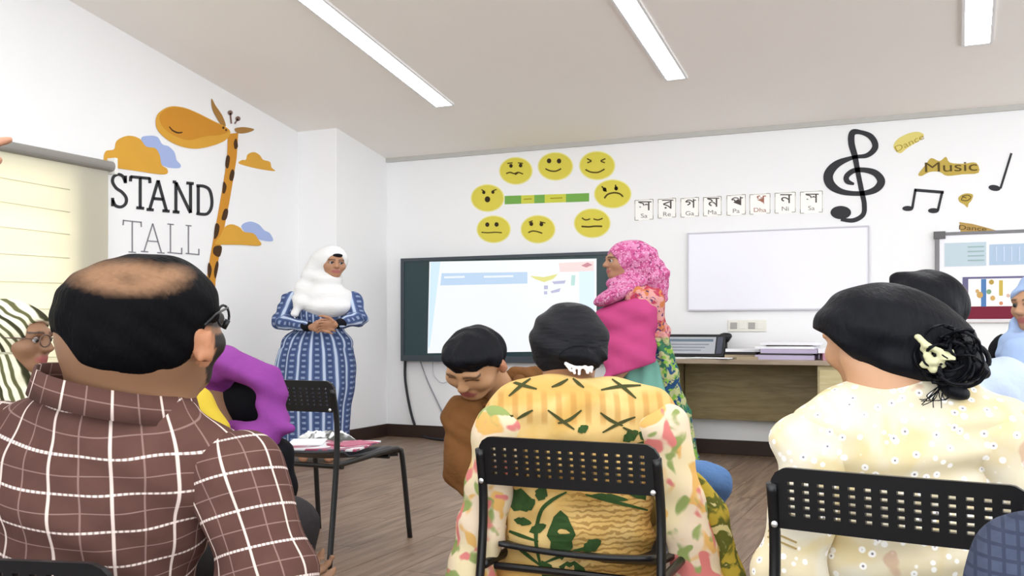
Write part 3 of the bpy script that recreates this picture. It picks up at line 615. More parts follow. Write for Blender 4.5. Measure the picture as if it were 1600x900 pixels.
# ================================================================ chairs
CHB = mat('chair_black_plastic', rgb(24, 24, 27), .38, .45, bump=.05, bscale=400); CHM = mat('chair_black_steel', rgb(20, 20, 22), .35, .5); CHS = mat('chair_seat_grey', rgb(70, 71, 76), .45, .4); SCR = mat('screw_zinc', rgb(225, 225, 225), .3, .5, .8)
def chair(loc, rz, sc, label, seat_m=None):
    """black stacking chair; local +y is forward, overall 0.52 x 0.68 x 0.78 m before sc"""
    r = empty('stacking_chair', loc, rz, label, 'chair', 'black perforated stacking chairs')
    sx, sy, sz = sc
    S_ = lambda p: (p[0]*sx, p[1]*sy, p[2]*sz)
    # backrest with punched holes
    W, H, T = .5, .135, .016
    nc, nr = 14, 5
    xs = [-W/2+.028]; 
    cw = (W-.056)/nc
    gx = [-W/2, -W/2+.028]
    for i in range(nc): gx += [-W/2+.028+cw*i+cw*.28, -W/2+.028+cw*i+cw*.72]
    gx += [W/2-.028, W/2]
    rh = (H-.05)/nr; gz = [0, .025]
    for j in range(nr): gz += [.025+rh*j+rh*.28, .025+rh*j+rh*.72]
    gz += [H-.025, H]
    bm = bmesh.new(); cr = .04
    def pos(x, z, y):
        # rounded corners, slight curve
        if z > H-cr and abs(x) > W/2-cr:
            dx, dz = abs(x)-(W/2-cr), z-(H-cr); m_ = max(dx, dz); l = math.hypot(dx, dz)
            if l > 1e-6: dx, dz = dx*m_/l, dz*m_/l
            x = math.copysign(W/2-cr+dx, x); z = H-cr+dz
        return S_((x, y-.265-.05*(z/H)*.5+.09*x*x*1.2, .645+z))
    fr = {}; bk = {}
    for i, x in enumerate(gx):
        for j, z in enumerate(gz):
            fr[i, j] = bm.verts.new(pos(x, z, T/2)); bk[i, j] = bm.verts.new(pos(x, z, -T/2))
    def hole(i, j): return 2 <= i < 2+2*nc and 2 <= j < 2+2*nr and i % 2 == 0 and j % 2 == 0
    cells = {(i, j) for i in range(len(gx)-1) for j in range(len(gz)-1) if not hole(i, j)}
    for i, j in cells:
        q = [(i, j), (i+1, j), (i+1, j+1), (i, j+1)]
        bm.faces.new([fr[k] for k in q]); bm.faces.new([bk[k] for k in q][::-1])
        for (a, b_, ni, nj) in (((i, j), (i+1, j), i, j-1), ((i+1, j), (i+1, j+1), i+1, j), ((i+1, j+1), (i, j+1), i, j+1), ((i, j+1), (i, j), i-1, j)):
            if (ni, nj) not in cells: bm.faces.new([fr[b_], fr[a], bk[a], bk[b_]])
    bm_obj('backrest', bm, CHB, r)
    # seat: curved sheet
    V = []; Fc = []; n1, n2 = 12, 14
    for top in (0, 1):
        for i in range(n1+1):
            for j in range(n2+1):
                u, t = i/n1*2-1, j/n2
                x = u*(.215+.02*t); y = -.23+.5*t
                z = .435+.012*u*u-.018*math.sin(t*math.pi)+(.02*(1-t) if t < .15 else 0)-(.05*((t-.85)/.15)**2 if t > .85 else 0)+top*.014
                V.append(S_((x, y, z)))
    m0 = (n1+1)*(n2+1)
    for i in range(n1):
        for j in range(n2):
            a = i*(n2+1)+j; q = (a, a+1, a+n2+2, a+n2+1); Fc.append(q); Fc.append(tuple(k+m0 for k in q[::-1]))
    for i in range(n1):
        for j in (0, n2): a = i*(n2+1)+j; b_ = a+n2+1; Fc.append((a, b_, b_+m0, a+m0))
    for j in range(n2):
        for i in (0, n1): a = i*(n2+1)+j; b_ = a+1; Fc.append((a, b_, b_+m0, a+m0))
    mesh_obj('seat', V, Fc, seat_m or CHB, r, smooth=True)
    for s in (-1, 1):
        v, f = tube_pts([S_(p) for p in catmull([(s*.262, -.335, 0), (s*.252, -.27, .4), (s*.248, -.258, .6), (s*.246, -.288, .745)], 5)], .0125*sx, 10)
        mesh_obj('leg', v, f, CHM, r, smooth=True)
        v, f = tube_pts([S_(p) for p in catmull([(s*.262, .335, 0), (s*.25, .285, .38), (s*.246, .262, .425), (s*.243, .2, .436), (s*.243, -.1, .424), (s*.246, -.262, .42)], 5)], .0125*sx, 10)
        mesh_obj('leg', v, f, CHM, r, smooth=True)
        bm = bmesh.new(); bmesh.ops.create_uvsphere(bm, u_segments=10, v_segments=6, radius=.007); bmesh.ops.scale(bm, vec=(1, .5, 1), verts=bm.verts); bm_obj('screw', bm, SCR, r, S_((s*.238, -.295, .658)))
    v, f = tube_pts([S_((-.24, -.2, .405)), S_((.24, -.2, .405))], .01, 8); mesh_obj('crossbar', v, f, CHM, r)
    v, f = tube_pts([S_((-.24, .18, .405)), S_((.24, .18, .405))], .01, 8); mesh_obj('crossbar', v, f, CHM, r)
    return r
def chair_by_back(mx, md, ang, sc, label, **k):
    """ang: forward direction from camera right axis; (mx, md) camera-frame position of the backrest top"""
    fx, fd = math.cos(ang), math.sin(ang)
    o = .31*sc[1]; p = C2W(mx+fx*o, md+fd*o, 0)
    return chair(p, ang-math.pi/2+YAW, sc, label, **k)
EMPTY_CHAIR = chair(C2W(-.865, 4.46, 0), math.radians(66)-math.pi/2+YAW, (1, 1, 1), 'empty black chair with magazines on its seat, left of centre', seat_m=CHS)
chair_by_back(.122, 2.38, math.radians(66), (.95, .9, .93), 'black chair of the woman in the orange printed tunic, centre foreground')
chair_by_back(.70, 1.80, math.radians(57), (.93, .9, .93), 'black chair of the woman in the cream floral tunic, right foreground')
chair_by_back(-.93, 1.66, math.radians(80), (1, .9, .775), 'black chair at the bottom left corner under the man in the checked shirt')
# magazines on the empty chair
def on_chair(name, x, y, z, wx, wy, th, rz, m, label, cat, group=None):
    b = bmesh.new(); box(b, -wx/2, wx/2, -wy/2, wy/2, 0, th, .001); p = EMPTY_CHAIR.matrix_basis @ Vector((x, y, z))
    o = bm_obj(name, b, m, None, p); o.rotation_euler = (0, 0, EMPTY_CHAIR.rotation_euler[2]+rz); return tag(o, label, cat, group)
def magmat():
    g = NG('magazine_cover', .3, .4); o = g.obj(); f = g.noise(o, 5, 1, 2.0)
    c = g.mix(g.step(f, .44, .47), rgb(238, 238, 240), rgb(206, 84, 122)); c = g.mix(g.step(f, .54, .57), c, rgb(118, 130, 150)); c = g.mix(g.step(f, .6, .63), c, rgb(222, 120, 140))
    return g.done(c)
MAGM = magmat()
on_chair('magazine', .02, .0, .464, .4, .36, .008, .25, MAGM, 'glossy magazine with pink and white cover on the empty chair', 'magazine')
on_chair('booklet', -.09, .0, .473, .16, .24, .006, .5, PAP, 'plain white booklet lying on the magazine on the empty chair', 'booklet')
on_chair('leaflet', .12, .06, .4725, .14, .2, .004, -.3, mat('leaflet_pink', rgb(214, 110, 140), .4), 'small pink leaflet on the magazine on the empty chair', 'leaflet')

bmc = bmesh.new(); bmesh.ops.create_grid(bmc, x_segments=26, y_segments=16, size=.5)
for v_ in bmc.verts:
    x, y = v_.co.x, v_.co.y; e = max(abs(x), abs(y))*2
    v_.co = Vector((x*.3+.02*math.sin(y*9), y*.13+.015*math.sin(x*11), .03*max(0, 1-e**3)+.01*math.sin(x*26+y*7)*math.cos(y*17)*max(0, 1-e**4)+.012))
rr_ = bmesh.ops.solidify(bmc, geom=bmc.faces[:], thickness=.004)
def cmat():
    g = NG('grey_white_cloth', .8, .15); o = g.obj(); f = g.noise(o, 9, 2, .5); return g.done(g.mix(g.step(f, .46, .54), rgb(236, 238, 240), rgb(110, 112, 108)), f, .2, .02)
o = bm_obj('folded_cloth', bmc, cmat(), None, EMPTY_CHAIR.matrix_basis @ Vector((-.12, .2, .46)), smooth=True); o.rotation_euler = (0, 0, EMPTY_CHAIR.rotation_euler[2]-.15)
tag(o, 'crumpled white and grey cloth behind the magazine on the empty chair', 'cloth')
# ================================================================ people: smooth-union fields turned into meshes
SX = 1.28                                   # this place is wide: figures are broad for their height
def Q(px, py, d): return np.array([(px-CX)/FPX*d/SX, d, 1-(py-HY)/FPX*d])
def q2w(V):
    x = V[:, 0]*SX; d = V[:, 1]
    return np.stack([CAMP[0]+x*cs-d*sn, CAMP[1]+x*sn+d*cs, V[:, 2]], 1)
def topx(V):
    d = V[:, 1]; return CX+V[:, 0]*SX*FPX/d, HY-(V[:, 2]-1)*FPX/d
def nv(v): v = np.array(v, float); return v/np.linalg.norm(v)
class Field:
    def __init__(s): s.p = []; s.post = []
    def cap(s, a, b, ra, rb=None, k=.03, sub=False):
        s.p.append(('c', np.array(a, float), np.array(b, float), ra, ra if rb is None else rb, k, sub)); return s
    def chain(s, pts, rads, k=.03):
        for i in range(len(pts)-1): s.cap(pts[i], pts[i+1], rads[i], rads[i+1], k)
        return s
    def ell(s, c, r, fr=None, k=.03, sub=False):
        s.p.append(('e', np.array(c, float), np.array(r, float), None if fr is None else np.array(fr, float), None, k, sub)); return s
    def copy(s):
        f = Field(); f.p = list(s.p); f.post = list(s.post); return f
    def grow(s, g):
        f = Field(); f.post = list(s.post)
        for q in s.p:
            if q[6]: continue
            if q[0] == 'c': f.p.append(('c', q[1], q[2], q[3]+g, q[4]+g, q[5], q[6]))
            else: f.p.append(('e', q[1], q[2]+g, q[3], None, q[5], q[6]))
        return f
    def clip(s, p0, n):
        """keep the side against n"""
        p0 = np.array(p0, float); n = nv(n)
        s.post.append(lambda F, X, Y, Z: np.maximum(F, (X-p0[0])*n[0]+(Y-p0[1])*n[1]+(Z-p0[2])*n[2])); return s
    def disp(s, fn): s.post.append(lambda F, X, Y, Z: F+fn(X, Y, Z)); return s
    def carve(s, fn): s.post.append(lambda F, X, Y, Z: np.maximum(F, fn(X, Y, Z))); return s
    def mesh(s, res):
        lo = np.full(3, 1e9); hi = -lo
        for q in s.p:
            if q[6]: continue
            if q[0] == 'c': r = max(q[3], q[4]); a = np.minimum(q[1], q[2])-r; b = np.maximum(q[1], q[2])+r
            else:
                r = q[2] if q[3] is None else np.sqrt(((q[3].T*q[2])**2).sum(1)); a = q[1]-r; b = q[1]+r
            lo = np.minimum(lo, a); hi = np.maximum(hi, b)
        lo -= .05; hi += .05
        n = np.ceil((hi-lo)/res).astype(int)+1
        ax = [(lo[i]+res*np.arange(n[i])).astype(np.float32) for i in range(3)]
        F = np.full(n, .6, np.float32)
        for q in s.p:
            k = q[5]; mg = max(.05, k*1.5)+2*res
            if q[0] == 'c': r = max(q[3], q[4]); a = np.minimum(q[1], q[2])-r-mg; b = np.maximum(q[1], q[2])+r+mg
            else:
                r = q[2] if q[3] is None else np.sqrt(((q[3].T*q[2])**2).sum(1)); a = q[1]-r-mg; b = q[1]+r+mg
            i0 = np.clip(np.floor((a-lo)/res).astype(int), 0, n); i1 = np.clip(np.ceil((b-lo)/res).astype(int)+1, 0, n)
            if (i1 <= i0).any(): continue
            sl = tuple(slice(i0[i], i1[i]) for i in range(3))
            X = ax[0][sl[0]][:, None, None]; Y = ax[1][sl[1]][None, :, None]; Z = ax[2][sl[2]][None, None, :]
            if q[0] == 'c':
                A = q[1].astype(np.float32); B = (q[2]-q[1]).astype(np.float32); L = float((B*B).sum())+1e-9
                t = np.clip(((X-A[0])*B[0]+(Y-A[1])*B[1]+(Z-A[2])*B[2])/L, 0, 1)
                D = np.sqrt((X-A[0]-t*B[0])**2+(Y-A[1]-t*B[1])**2+(Z-A[2]-t*B[2])**2)-(q[3]+(q[4]-q[3])*t)
            else:
                dx, dy, dz = X-np.float32(q[1][0]), Y-np.float32(q[1][1]), Z-np.float32(q[1][2])
                if q[3] is not None:
                    f = q[3].astype(np.float32)
                    u = [f[i][0]*dx+f[i][1]*dy+f[i][2]*dz for i in range(3)]
                else: u = [dx, dy, dz]
                r = q[2].astype(np.float32)
                k0 = np.sqrt((u[0]/r[0])**2+(u[1]/r[1])**2+(u[2]/r[2])**2); k1 = np.sqrt((u[0]/r[0]**2)**2+(u[1]/r[1]**2)**2+(u[2]/r[2]**2)**2)+1e-6
                D = k0*(k0-1)/k1
            G = F[sl]
            if q[6]:
                D = -D; h = np.clip(.5-.5*(D-G)/k, 0, 1) if False else np.clip(.5+.5*(D-G)/k, 0, 1)
                F[sl] = G+(D-G)*h+k*h*(1-h)
            else:
                h = np.clip(.5+.5*(G-D)/k, 0, 1); F[sl] = G+(D-G)*h-k*h*(1-h)
        if s.post:
            X = ax[0][:, None, None]; Y = ax[1][None, :, None]; Z = ax[2][None, None, :]
            for fn in s.post: F = fn(F, X, Y, Z)
        F[0], F[-1] = .1, .1; F[:, 0], F[:, -1] = .1, .1; F[:, :, 0], F[:, :, -1] = .1, .1
        V, Fc = surfnet(F)
        return lo+V*res, Fc
def surfnet(F):
    S = F < 0
    c = np.zeros(tuple(k-1 for k in F.shape), np.int8)
    for a in (0, 1):
        for b in (0, 1):
            for d in (0, 1): c += S[a:F.shape[0]-1+a, b:F.shape[1]-1+b, d:F.shape[2]-1+d]
    act = np.argwhere((c > 0) & (c < 8))
    idx = np.full(c.shape, -1, np.int32); idx[act[:, 0], act[:, 1], act[:, 2]] = np.arange(len(act))
    P = np.zeros((len(act), 3)); W = np.zeros(len(act))
    cr = [np.array(o) for o in ((0,0,0), (1,0,0), (0,1,0), (1,1,0), (0,0,1), (1,0,1), (0,1,1), (1,1,1))]
    fv = [F[tuple((act+o).T)] for o in cr]
    for i, j in ((0,1), (2,3), (4,5), (6,7), (0,2), (1,3), (4,6), (5,7), (0,4), (1,5), (2,6), (3,7)):
        f1, f2 = fv[i], fv[j]; m = (f1 < 0) != (f2 < 0)
        t = np.where(m, f1/np.where(m, f1-f2, 1), 0)
        P[m] += (cr[i]+t[:, None]*(cr[j]-cr[i]))[m]; W += m
    P = act+P/W[:, None]
    out = []
    for ax_ in range(3):
        o1, o2 = [(1, 2), (2, 0), (0, 1)][ax_]
        A = np.moveaxis(S, ax_, 0); sw = np.argwhere(A[:-1] != A[1:])
        pos = np.zeros_like(sw); others = [k for k in range(3) if k != ax_]
        pos[:, ax_] = sw[:, 0]; pos[:, others[0]] = sw[:, 1]; pos[:, others[1]] = sw[:, 2]
        ok = (pos[:, o1] > 0) & (pos[:, o2] > 0) & (pos[:, o1] < F.shape[o1]-1) & (pos[:, o2] < F.shape[o2]-1); pos = pos[ok]
        e1 = np.zeros(3, int); e1[o1] = 1; e2 = np.zeros(3, int); e2[o2] = 1
        q = np.stack([idx[tuple((pos-e1-e2).T)], idx[tuple((pos-e2).T)], idx[tuple(pos.T)], idx[tuple((pos-e1).T)]], 1)
        ins = S[tuple(pos.T)]
        q[~ins] = q[~ins][:, ::-1]
        out.append(q)
    q = np.concatenate(out); q = q[(q >= 0).all(1)]
    return P, q
def field_obj(name, fld, res, m, parent, color=None, pat=None, smooth_it=1, rough_fn=None):
    V, Fc = fld.mesh(res)
    for _ in range(smooth_it):              # one light relax pass
        A = np.zeros_like(V); n = np.zeros(len(V))
        for a, b in ((0, 1), (1, 2), (2, 3), (3, 0)):
            np.add.at(A, Fc[:, a], V[Fc[:, b]]); np.add.at(A, Fc[:, b], V[Fc[:, a]]); np.add.at(n, Fc[:, a], 1); np.add.at(n, Fc[:, b], 1)
        V = V*.5+.5*A/np.maximum(n, 1)[:, None]
    Wv = q2w(V)
    off = np.zeros(3); p = parent
    while p is not None: off += np.array(p.location); p = p.parent
    me = bpy.data.meshes.new(name); nV, nF = len(V), len(Fc)
    me.vertices.add(nV); me.vertices.foreach_set('co', (Wv-off).astype(np.float32).ravel())
    me.loops.add(nF*4); me.loops.foreach_set('vertex_index', Fc.astype(np.int32).ravel())
    me.polygons.add(nF); me.polygons.foreach_set('loop_start', np.arange(0, nF*4, 4, dtype=np.int32)); 
    me.polygons.foreach_set('use_smooth', np.ones(nF, bool))
    me.update(calc_edges=True)
    if color is not None:
        c = np.ones((nV, 4), np.float32); c[:, :3] = color(V)
        a = me.color_attributes.new('Col', 'FLOAT_COLOR', 'POINT'); a.data.foreach_set('color', c.ravel())
    if pat is not None:
        u = np.zeros((nV, 3), np.float32); u[:, :] = pat(V)
        a = me.attributes.new('pat', 'FLOAT_VECTOR', 'POINT'); a.data.foreach_set('vector', u.ravel())
    me.materials.append(m)
    return link(bpy.data.objects.new(name, me), parent)
# ---------------------------------------------------------------- head and hand
def frame(f, u):
    f = nv(f); u = np.array(u, float); u = nv(u-f*np.dot(u, f)); l = np.cross(u, f); return f, u, l
def head(F, c, fwd, up, s=1.0, ears=True, nose=True):
    f, u, l = frame(fwd, up); c = np.array(c, float); R = np.array([l, f, u])
    at = lambda a, b, d: c+s*(a*l+b*f+d*u)
    F.ell(at(0, -.012, .03), s*np.array([.076, .096, .086]), R, .02)
    F.ell(at(0, .03, -.04), s*np.array([.06, .064, .082]), R, .04)
    F.ell(at(0, .068, -.095), s*np.array([.03, .026, .024]), R, .03)
    for k in (-1, 1):
        F.ell(at(k*.042, .06, -.028), s*np.array([.026, .026, .026]), R, .025)
        if ears:
            F.ell(at(k*.08, -.008, -.012), s*np.array([.009, .02, .032]), R, .008); F.cap(at(k*.084, .006, .012), at(k*.084, -.018, -.03), .006*s, .005*s, .006)
    F.cap(at(-.035, .083, .022), at(.035, .083, .022), .014*s, k=.02)
    for k in (-1, 1): F.ell(at(k*.031, .1, .002), s*np.array([.019, .014, .012]), R, .012, True)
    if nose:
        F.cap(at(0, .09, .012), at(0, .112, -.026), .008*s, .012*s, .014); F.ell(at(0, .104, -.032), s*np.array([.017, .011, .009]), R, .01)
    F.cap(at(-.018, .09, -.06), at(.018, .09, -.06), .009*s, k=.008); F.cap(at(-.014, .09, -.073), at(.014, .09, -.073), .0085*s, k=.008)
    F.cap(at(-.014, .104, -.0665), at(.014, .104, -.0665), .002*s, k=.006, sub=True)
    return R, c, s
def face_col(hd, base, lip=(.36, .11, .1), lid=.6, beard=None):
    """albedo of a face: lips, brows, lash lines"""
    R, c, s = hd; base = np.array(base); lip = np.array(lip)
    def fn(V, C=None):
        C = np.tile(base, (len(V), 1)) if C is None else C
        P = (V-c) @ R.T/s; x, y, z = np.abs(P[:, 0]), P[:, 1], P[:, 2]
        fr = y > .04
        def mixin(w, c): 
            w = (np.clip(w, 0, 1)*fr)[:, None]; C[:] = C*(1-w)+np.array(c)*w
        mixin((1.25-np.hypot(x/.025, (z+.0665)/.013))*4, lip)
        mixin((1.7-np.abs(z-(.028-.25*np.abs(x-.03)))/.0035)*((x > .011) & (x < .052))*.9, base*.1)
        mixin((1.6-np.abs(z-(.006-.3*np.maximum(0, x-.03)))/.0035)*((x > .013) & (x < .047)), base*.07)
        return C
    return fn
def eyes(hd, parent, look=(0, 1, 0)):
    R, c, s = hd
    for k in (-1, 1):
        P = c+s*(k*.031*R[0]+.083*R[1]+.001*R[2]); V = []; n = 10; g = nv(look[0]*R[0]+look[1]*R[1]+look[2]*R[2])
        bm = bmesh.new(); bmesh.ops.create_uvsphere(bm, u_segments=14, v_segments=10, radius=.0118*s)
        V = np.array([v.co[:] for v in bm.verts]); dark = (V@g)/(.0118*s) > .62
        me = bpy.data.meshes.new('eye'); bm.to_mesh(me); bm.free()
        off = np.zeros(3); p = parent
        while p is not None: off += np.array(p.location); p = p.parent
        me.vertices.foreach_set('co', (q2w(V+P)-off).astype(np.float32).ravel()); me.polygons.foreach_set('use_smooth', [True]*len(me.polygons))
        a = me.color_attributes.new('Col', 'FLOAT_COLOR', 'POINT'); cc = np.ones((len(V), 4), np.float32); cc[:, :3] = np.where(dark[:, None], .012, .5); a.data.foreach_set('color', cc.ravel())
        me.materials.append(EYEM); link(bpy.data.objects.new('eye', me), parent)
def hand(F, wrist, d, side, s=1.0, curl=.5, thumb=1, spread=.16, curls=None):
    """palm along d, side = direction from index to little finger; fingers curl towards cross(d, side)"""
    d = nv(d); sd = nv(np.array(side)-d*np.dot(side, d)); n = np.cross(d, sd); w = np.array(wrist, float)
    R = np.array([sd, d, n])
    F.ell(w+d*.045*s, s*np.array([.04, .052, .016]), R, .012)
    for i, (o, L) in enumerate(((-.03, .072), (-.01, .08), (.01, .075), (.029, .058))):
        p = w+d*.082*s+sd*o*s; dr = nv(d+sd*spread*o/.03); pts = [p-dr*.02*s, p]; a = 0; cu = curl if curls is None else curls[i]
        for f_ in (.45, .3, .25):
            a += cu*(.75 if f_ == .45 else .9); v = dr*math.cos(a)+n*math.sin(a); pts.append(pts[-1]+v*L*f_*s)
        F.chain(pts, [.0095*s, .0095*s, .009*s, .008*s, .007*s], .004)
    t0 = w+d*.025*s-sd*.032*s; t1 = t0+nv(-sd*.8+d*.7+n*.3*thumb)*.036*s; t2 = t1+nv(-sd*.25+d*.9+n*.5*thumb)*.032*s; t3 = t2+nv(sd*.1+d+n*.5*thumb)*.022*s
    F.chain([t0, t1, t2, t3], [.014*s, .0115*s, .0095*s, .008*s], .006)
def vcmat(name, rough=.55, spec=.3, bump=0, bscale=80, sss=0, stretch=None):
    g = NG(name, rough, spec); c = g.attr('Col', 'Color')
    g.put(g.b.inputs['Base Color'], c)
    if bump:
        bp = g.n('Bump'); bp.inputs['Strength'].default_value = bump; bp.inputs['Distance'].default_value = .008
        g.put(bp.inputs['Height'], g.noise(g.mapp(g.obj(), stretch or (1, 1, 1)), bscale, 3)); g.nt.links.new(bp.outputs[0], g.b.inputs['Normal'])
    return g.m
EYEM = vcmat('eye_surface', .15, .5); SKIN = vcmat('skin', .5, .35, .06, 120)
def flat(c): 
    c = np.array(c[:3]); return lambda V: np.tile(c, (len(V), 1))
def hairmat(name, c0, c1_, stretch=(9, 9, 2.5), rough=.5):
    g = NG(name, rough, .13); v = g.mapp(g.obj(), stretch); f = g.noise(v, 9, 4, .4)
    return g.done(g.mix(f, c0, c1_), f, .5, .006)
HAIR = hairmat('hair_black', (.002, .0022, .0035, 1), (.008, .0085, .012, 1)); HAIRG = hairmat('hair_greyish_black', (.004, .0045, .006, 1), (.02, .02, .024, 1), (3, 3, 12))
def cloth(name, col, bump=.35, scale=14, stretch=(1, 1, 1), var=.1, rough=.8):
    g = NG(name, rough, .15); v = g.mapp(g.obj(), stretch); f = g.noise(v, scale, 3, .6); c2 = tuple(x*(1-var) for x in col[:3])+(1,)
    return g.done(g.mix(f, col, c2), f, bump, .02)
def new_person(px, d, label):
    x, y, _ = C2W((px-CX)/FPX*d, d, 0); return empty('person', (x, y, 0), 0, label, 'person')
def wav(fx, fy, fz, amp, ph=0): return lambda X, Y, Z: amp*np.sin(fx*X+fy*Y+fz*Z+ph)
def seg_pat(segs):
    """pattern coordinates (u around, v along) from the nearest body segment; segs: (a, b, up-reference, u offset)"""
    def fn(V):
        best = np.full(len(V), 1e9); out = np.zeros((len(V), 3))
        for a, b, rr, off in segs:
            a, b = np.array(a, float), np.array(b, float); ab = b-a; L = np.linalg.norm(ab); t = (V-a)@ab/L
            tc_ = np.clip(t, 0, L); P = a+tc_[:, None]*ab/L; D = np.linalg.norm(V-P, axis=1)-rr
            e1 = np.cross(ab/L, [0, 1, 0]); e1 = e1/np.linalg.norm(e1); e2 = np.cross(ab/L, e1)
            ang = np.arctan2((V-P)@e1, (V-P)@e2)
            m = D < best; best[m] = D[m]; out[m, 0] = (ang*rr+off)[m]; out[m, 1] = t[m]; out[m, 2] = off
        return out
    return fn
BVHC = {}
def tri_decal(name, target_objs, shapes, m, parent, origin, off=.0025):
    """flat print laid on the back of a garment, following its surface"""
    key = target_objs[0].name; V = []; Fc = []
    if key not in BVHC:
        vs, fs = [], []
        for o in target_objs:
            of = np.zeros(3); p = o
            while p is not None: of += np.array(p.location); p = p.parent
            b = len(vs); n = len(o.data.vertices); co = np.zeros(n*3); o.data.vertices.foreach_get('co', co)
            vs += (co.reshape(-1, 3)+of).tolist(); fs += [tuple(b+k for k in pl.vertices) for pl in o.data.polygons]
        BVHC[key] = BVHTree.FromPolygons(vs, fs)
    bvh = BVHC[key]
    def hit(x, y):
        r = Vector(ray(x, y)); h = bvh.ray_cast(Vector(CAMP), r.normalized())
        return None if h[0] is None else h[0]-r.normalized()*off
    for q in shapes:
        P = [hit(*p) for p in q]
        if any(p is None for p in P): continue
        mx = max((P[i]-P[(i+1) % len(P)]).length for i in range(len(P)))
        if mx > .12: continue
        b = len(V); V += [tuple(p) for p in P]; Fc.append(tuple(range(b, b+len(P))))
    return mesh_obj(name, V, Fc, m, parent, world=True) if V else None
def SK(r, g, b): return np.array([lin(r), lin(g), lin(b)])*.74
SK1, SK2, SK3 = SK(164, 122, 92), SK(206, 156, 120), SK(192, 142, 110)
TR_BLK = cloth('black_trousers', rgb(24, 24, 30)); TR_GRY = cloth('dark_trousers', rgb(58, 54, 56)); JEAN = cloth('blue_denim', rgb(110, 150, 206), .3, 30)
def sit_legs(F, hipc, fwd, w=.1, hz=.5, r=.085, kn=.42):
    """thighs, shins and feet of a seated figure; hipc in q space"""
    f = nv([fwd[0], fwd[1], 0]); l = np.array([-f[1], f[0], 0])
    for s in (-1, 1):
        h = np.array([hipc[0], hipc[1], hz])+l*w*s; k = h+f*kn+l*.03*s; k[2] = hz+.01; a = k+f*.03; a[2] = .1
        F.chain([h, k, a], [r, r*.75, r*.55], .04); F.chain([a-np.array([0, 0, .06]), a+f*.15-np.array([0, 0, .065])], [.04, .032], .03)
# ---------------------------------------------------------------- 1 man in the brown checked shirt
def chk():
    g = NG('brown_check_cotton', .85, .12); x, y, z = g.sep(g.attr('pat'))
    dash = g.step(g.math('FRACT', g.math('MULTIPLY', x, 150.0)), .25, .45)
    nz = g.noise(g.obj(), 9, 3, .5)
    c = g.mix(nz, rgb(122, 88, 80), rgb(92, 62, 56))
    t = g.math('MAXIMUM', g.stripe(g.math('ADD', x, .036), .072, .0015), g.stripe(g.math('ADD', y, .036), .072, .0015))
    c = g.mix(g.math('MULTIPLY', t, .45), c, rgb(206, 172, 164))
    c = g.mix(g.math('MULTIPLY', g.stripe(x, .072, .0032), .85), c, rgb(246, 226, 216))
    c = g.mix(g.math('MULTIPLY', g.math('MULTIPLY', g.stripe(y, .072, .004), g.math('ADD', g.math('MULTIPLY', dash, .6), .4)), .9), c, rgb(246, 228, 220))
    return g.done(c, nz, .3, .02)
CHK = chk()
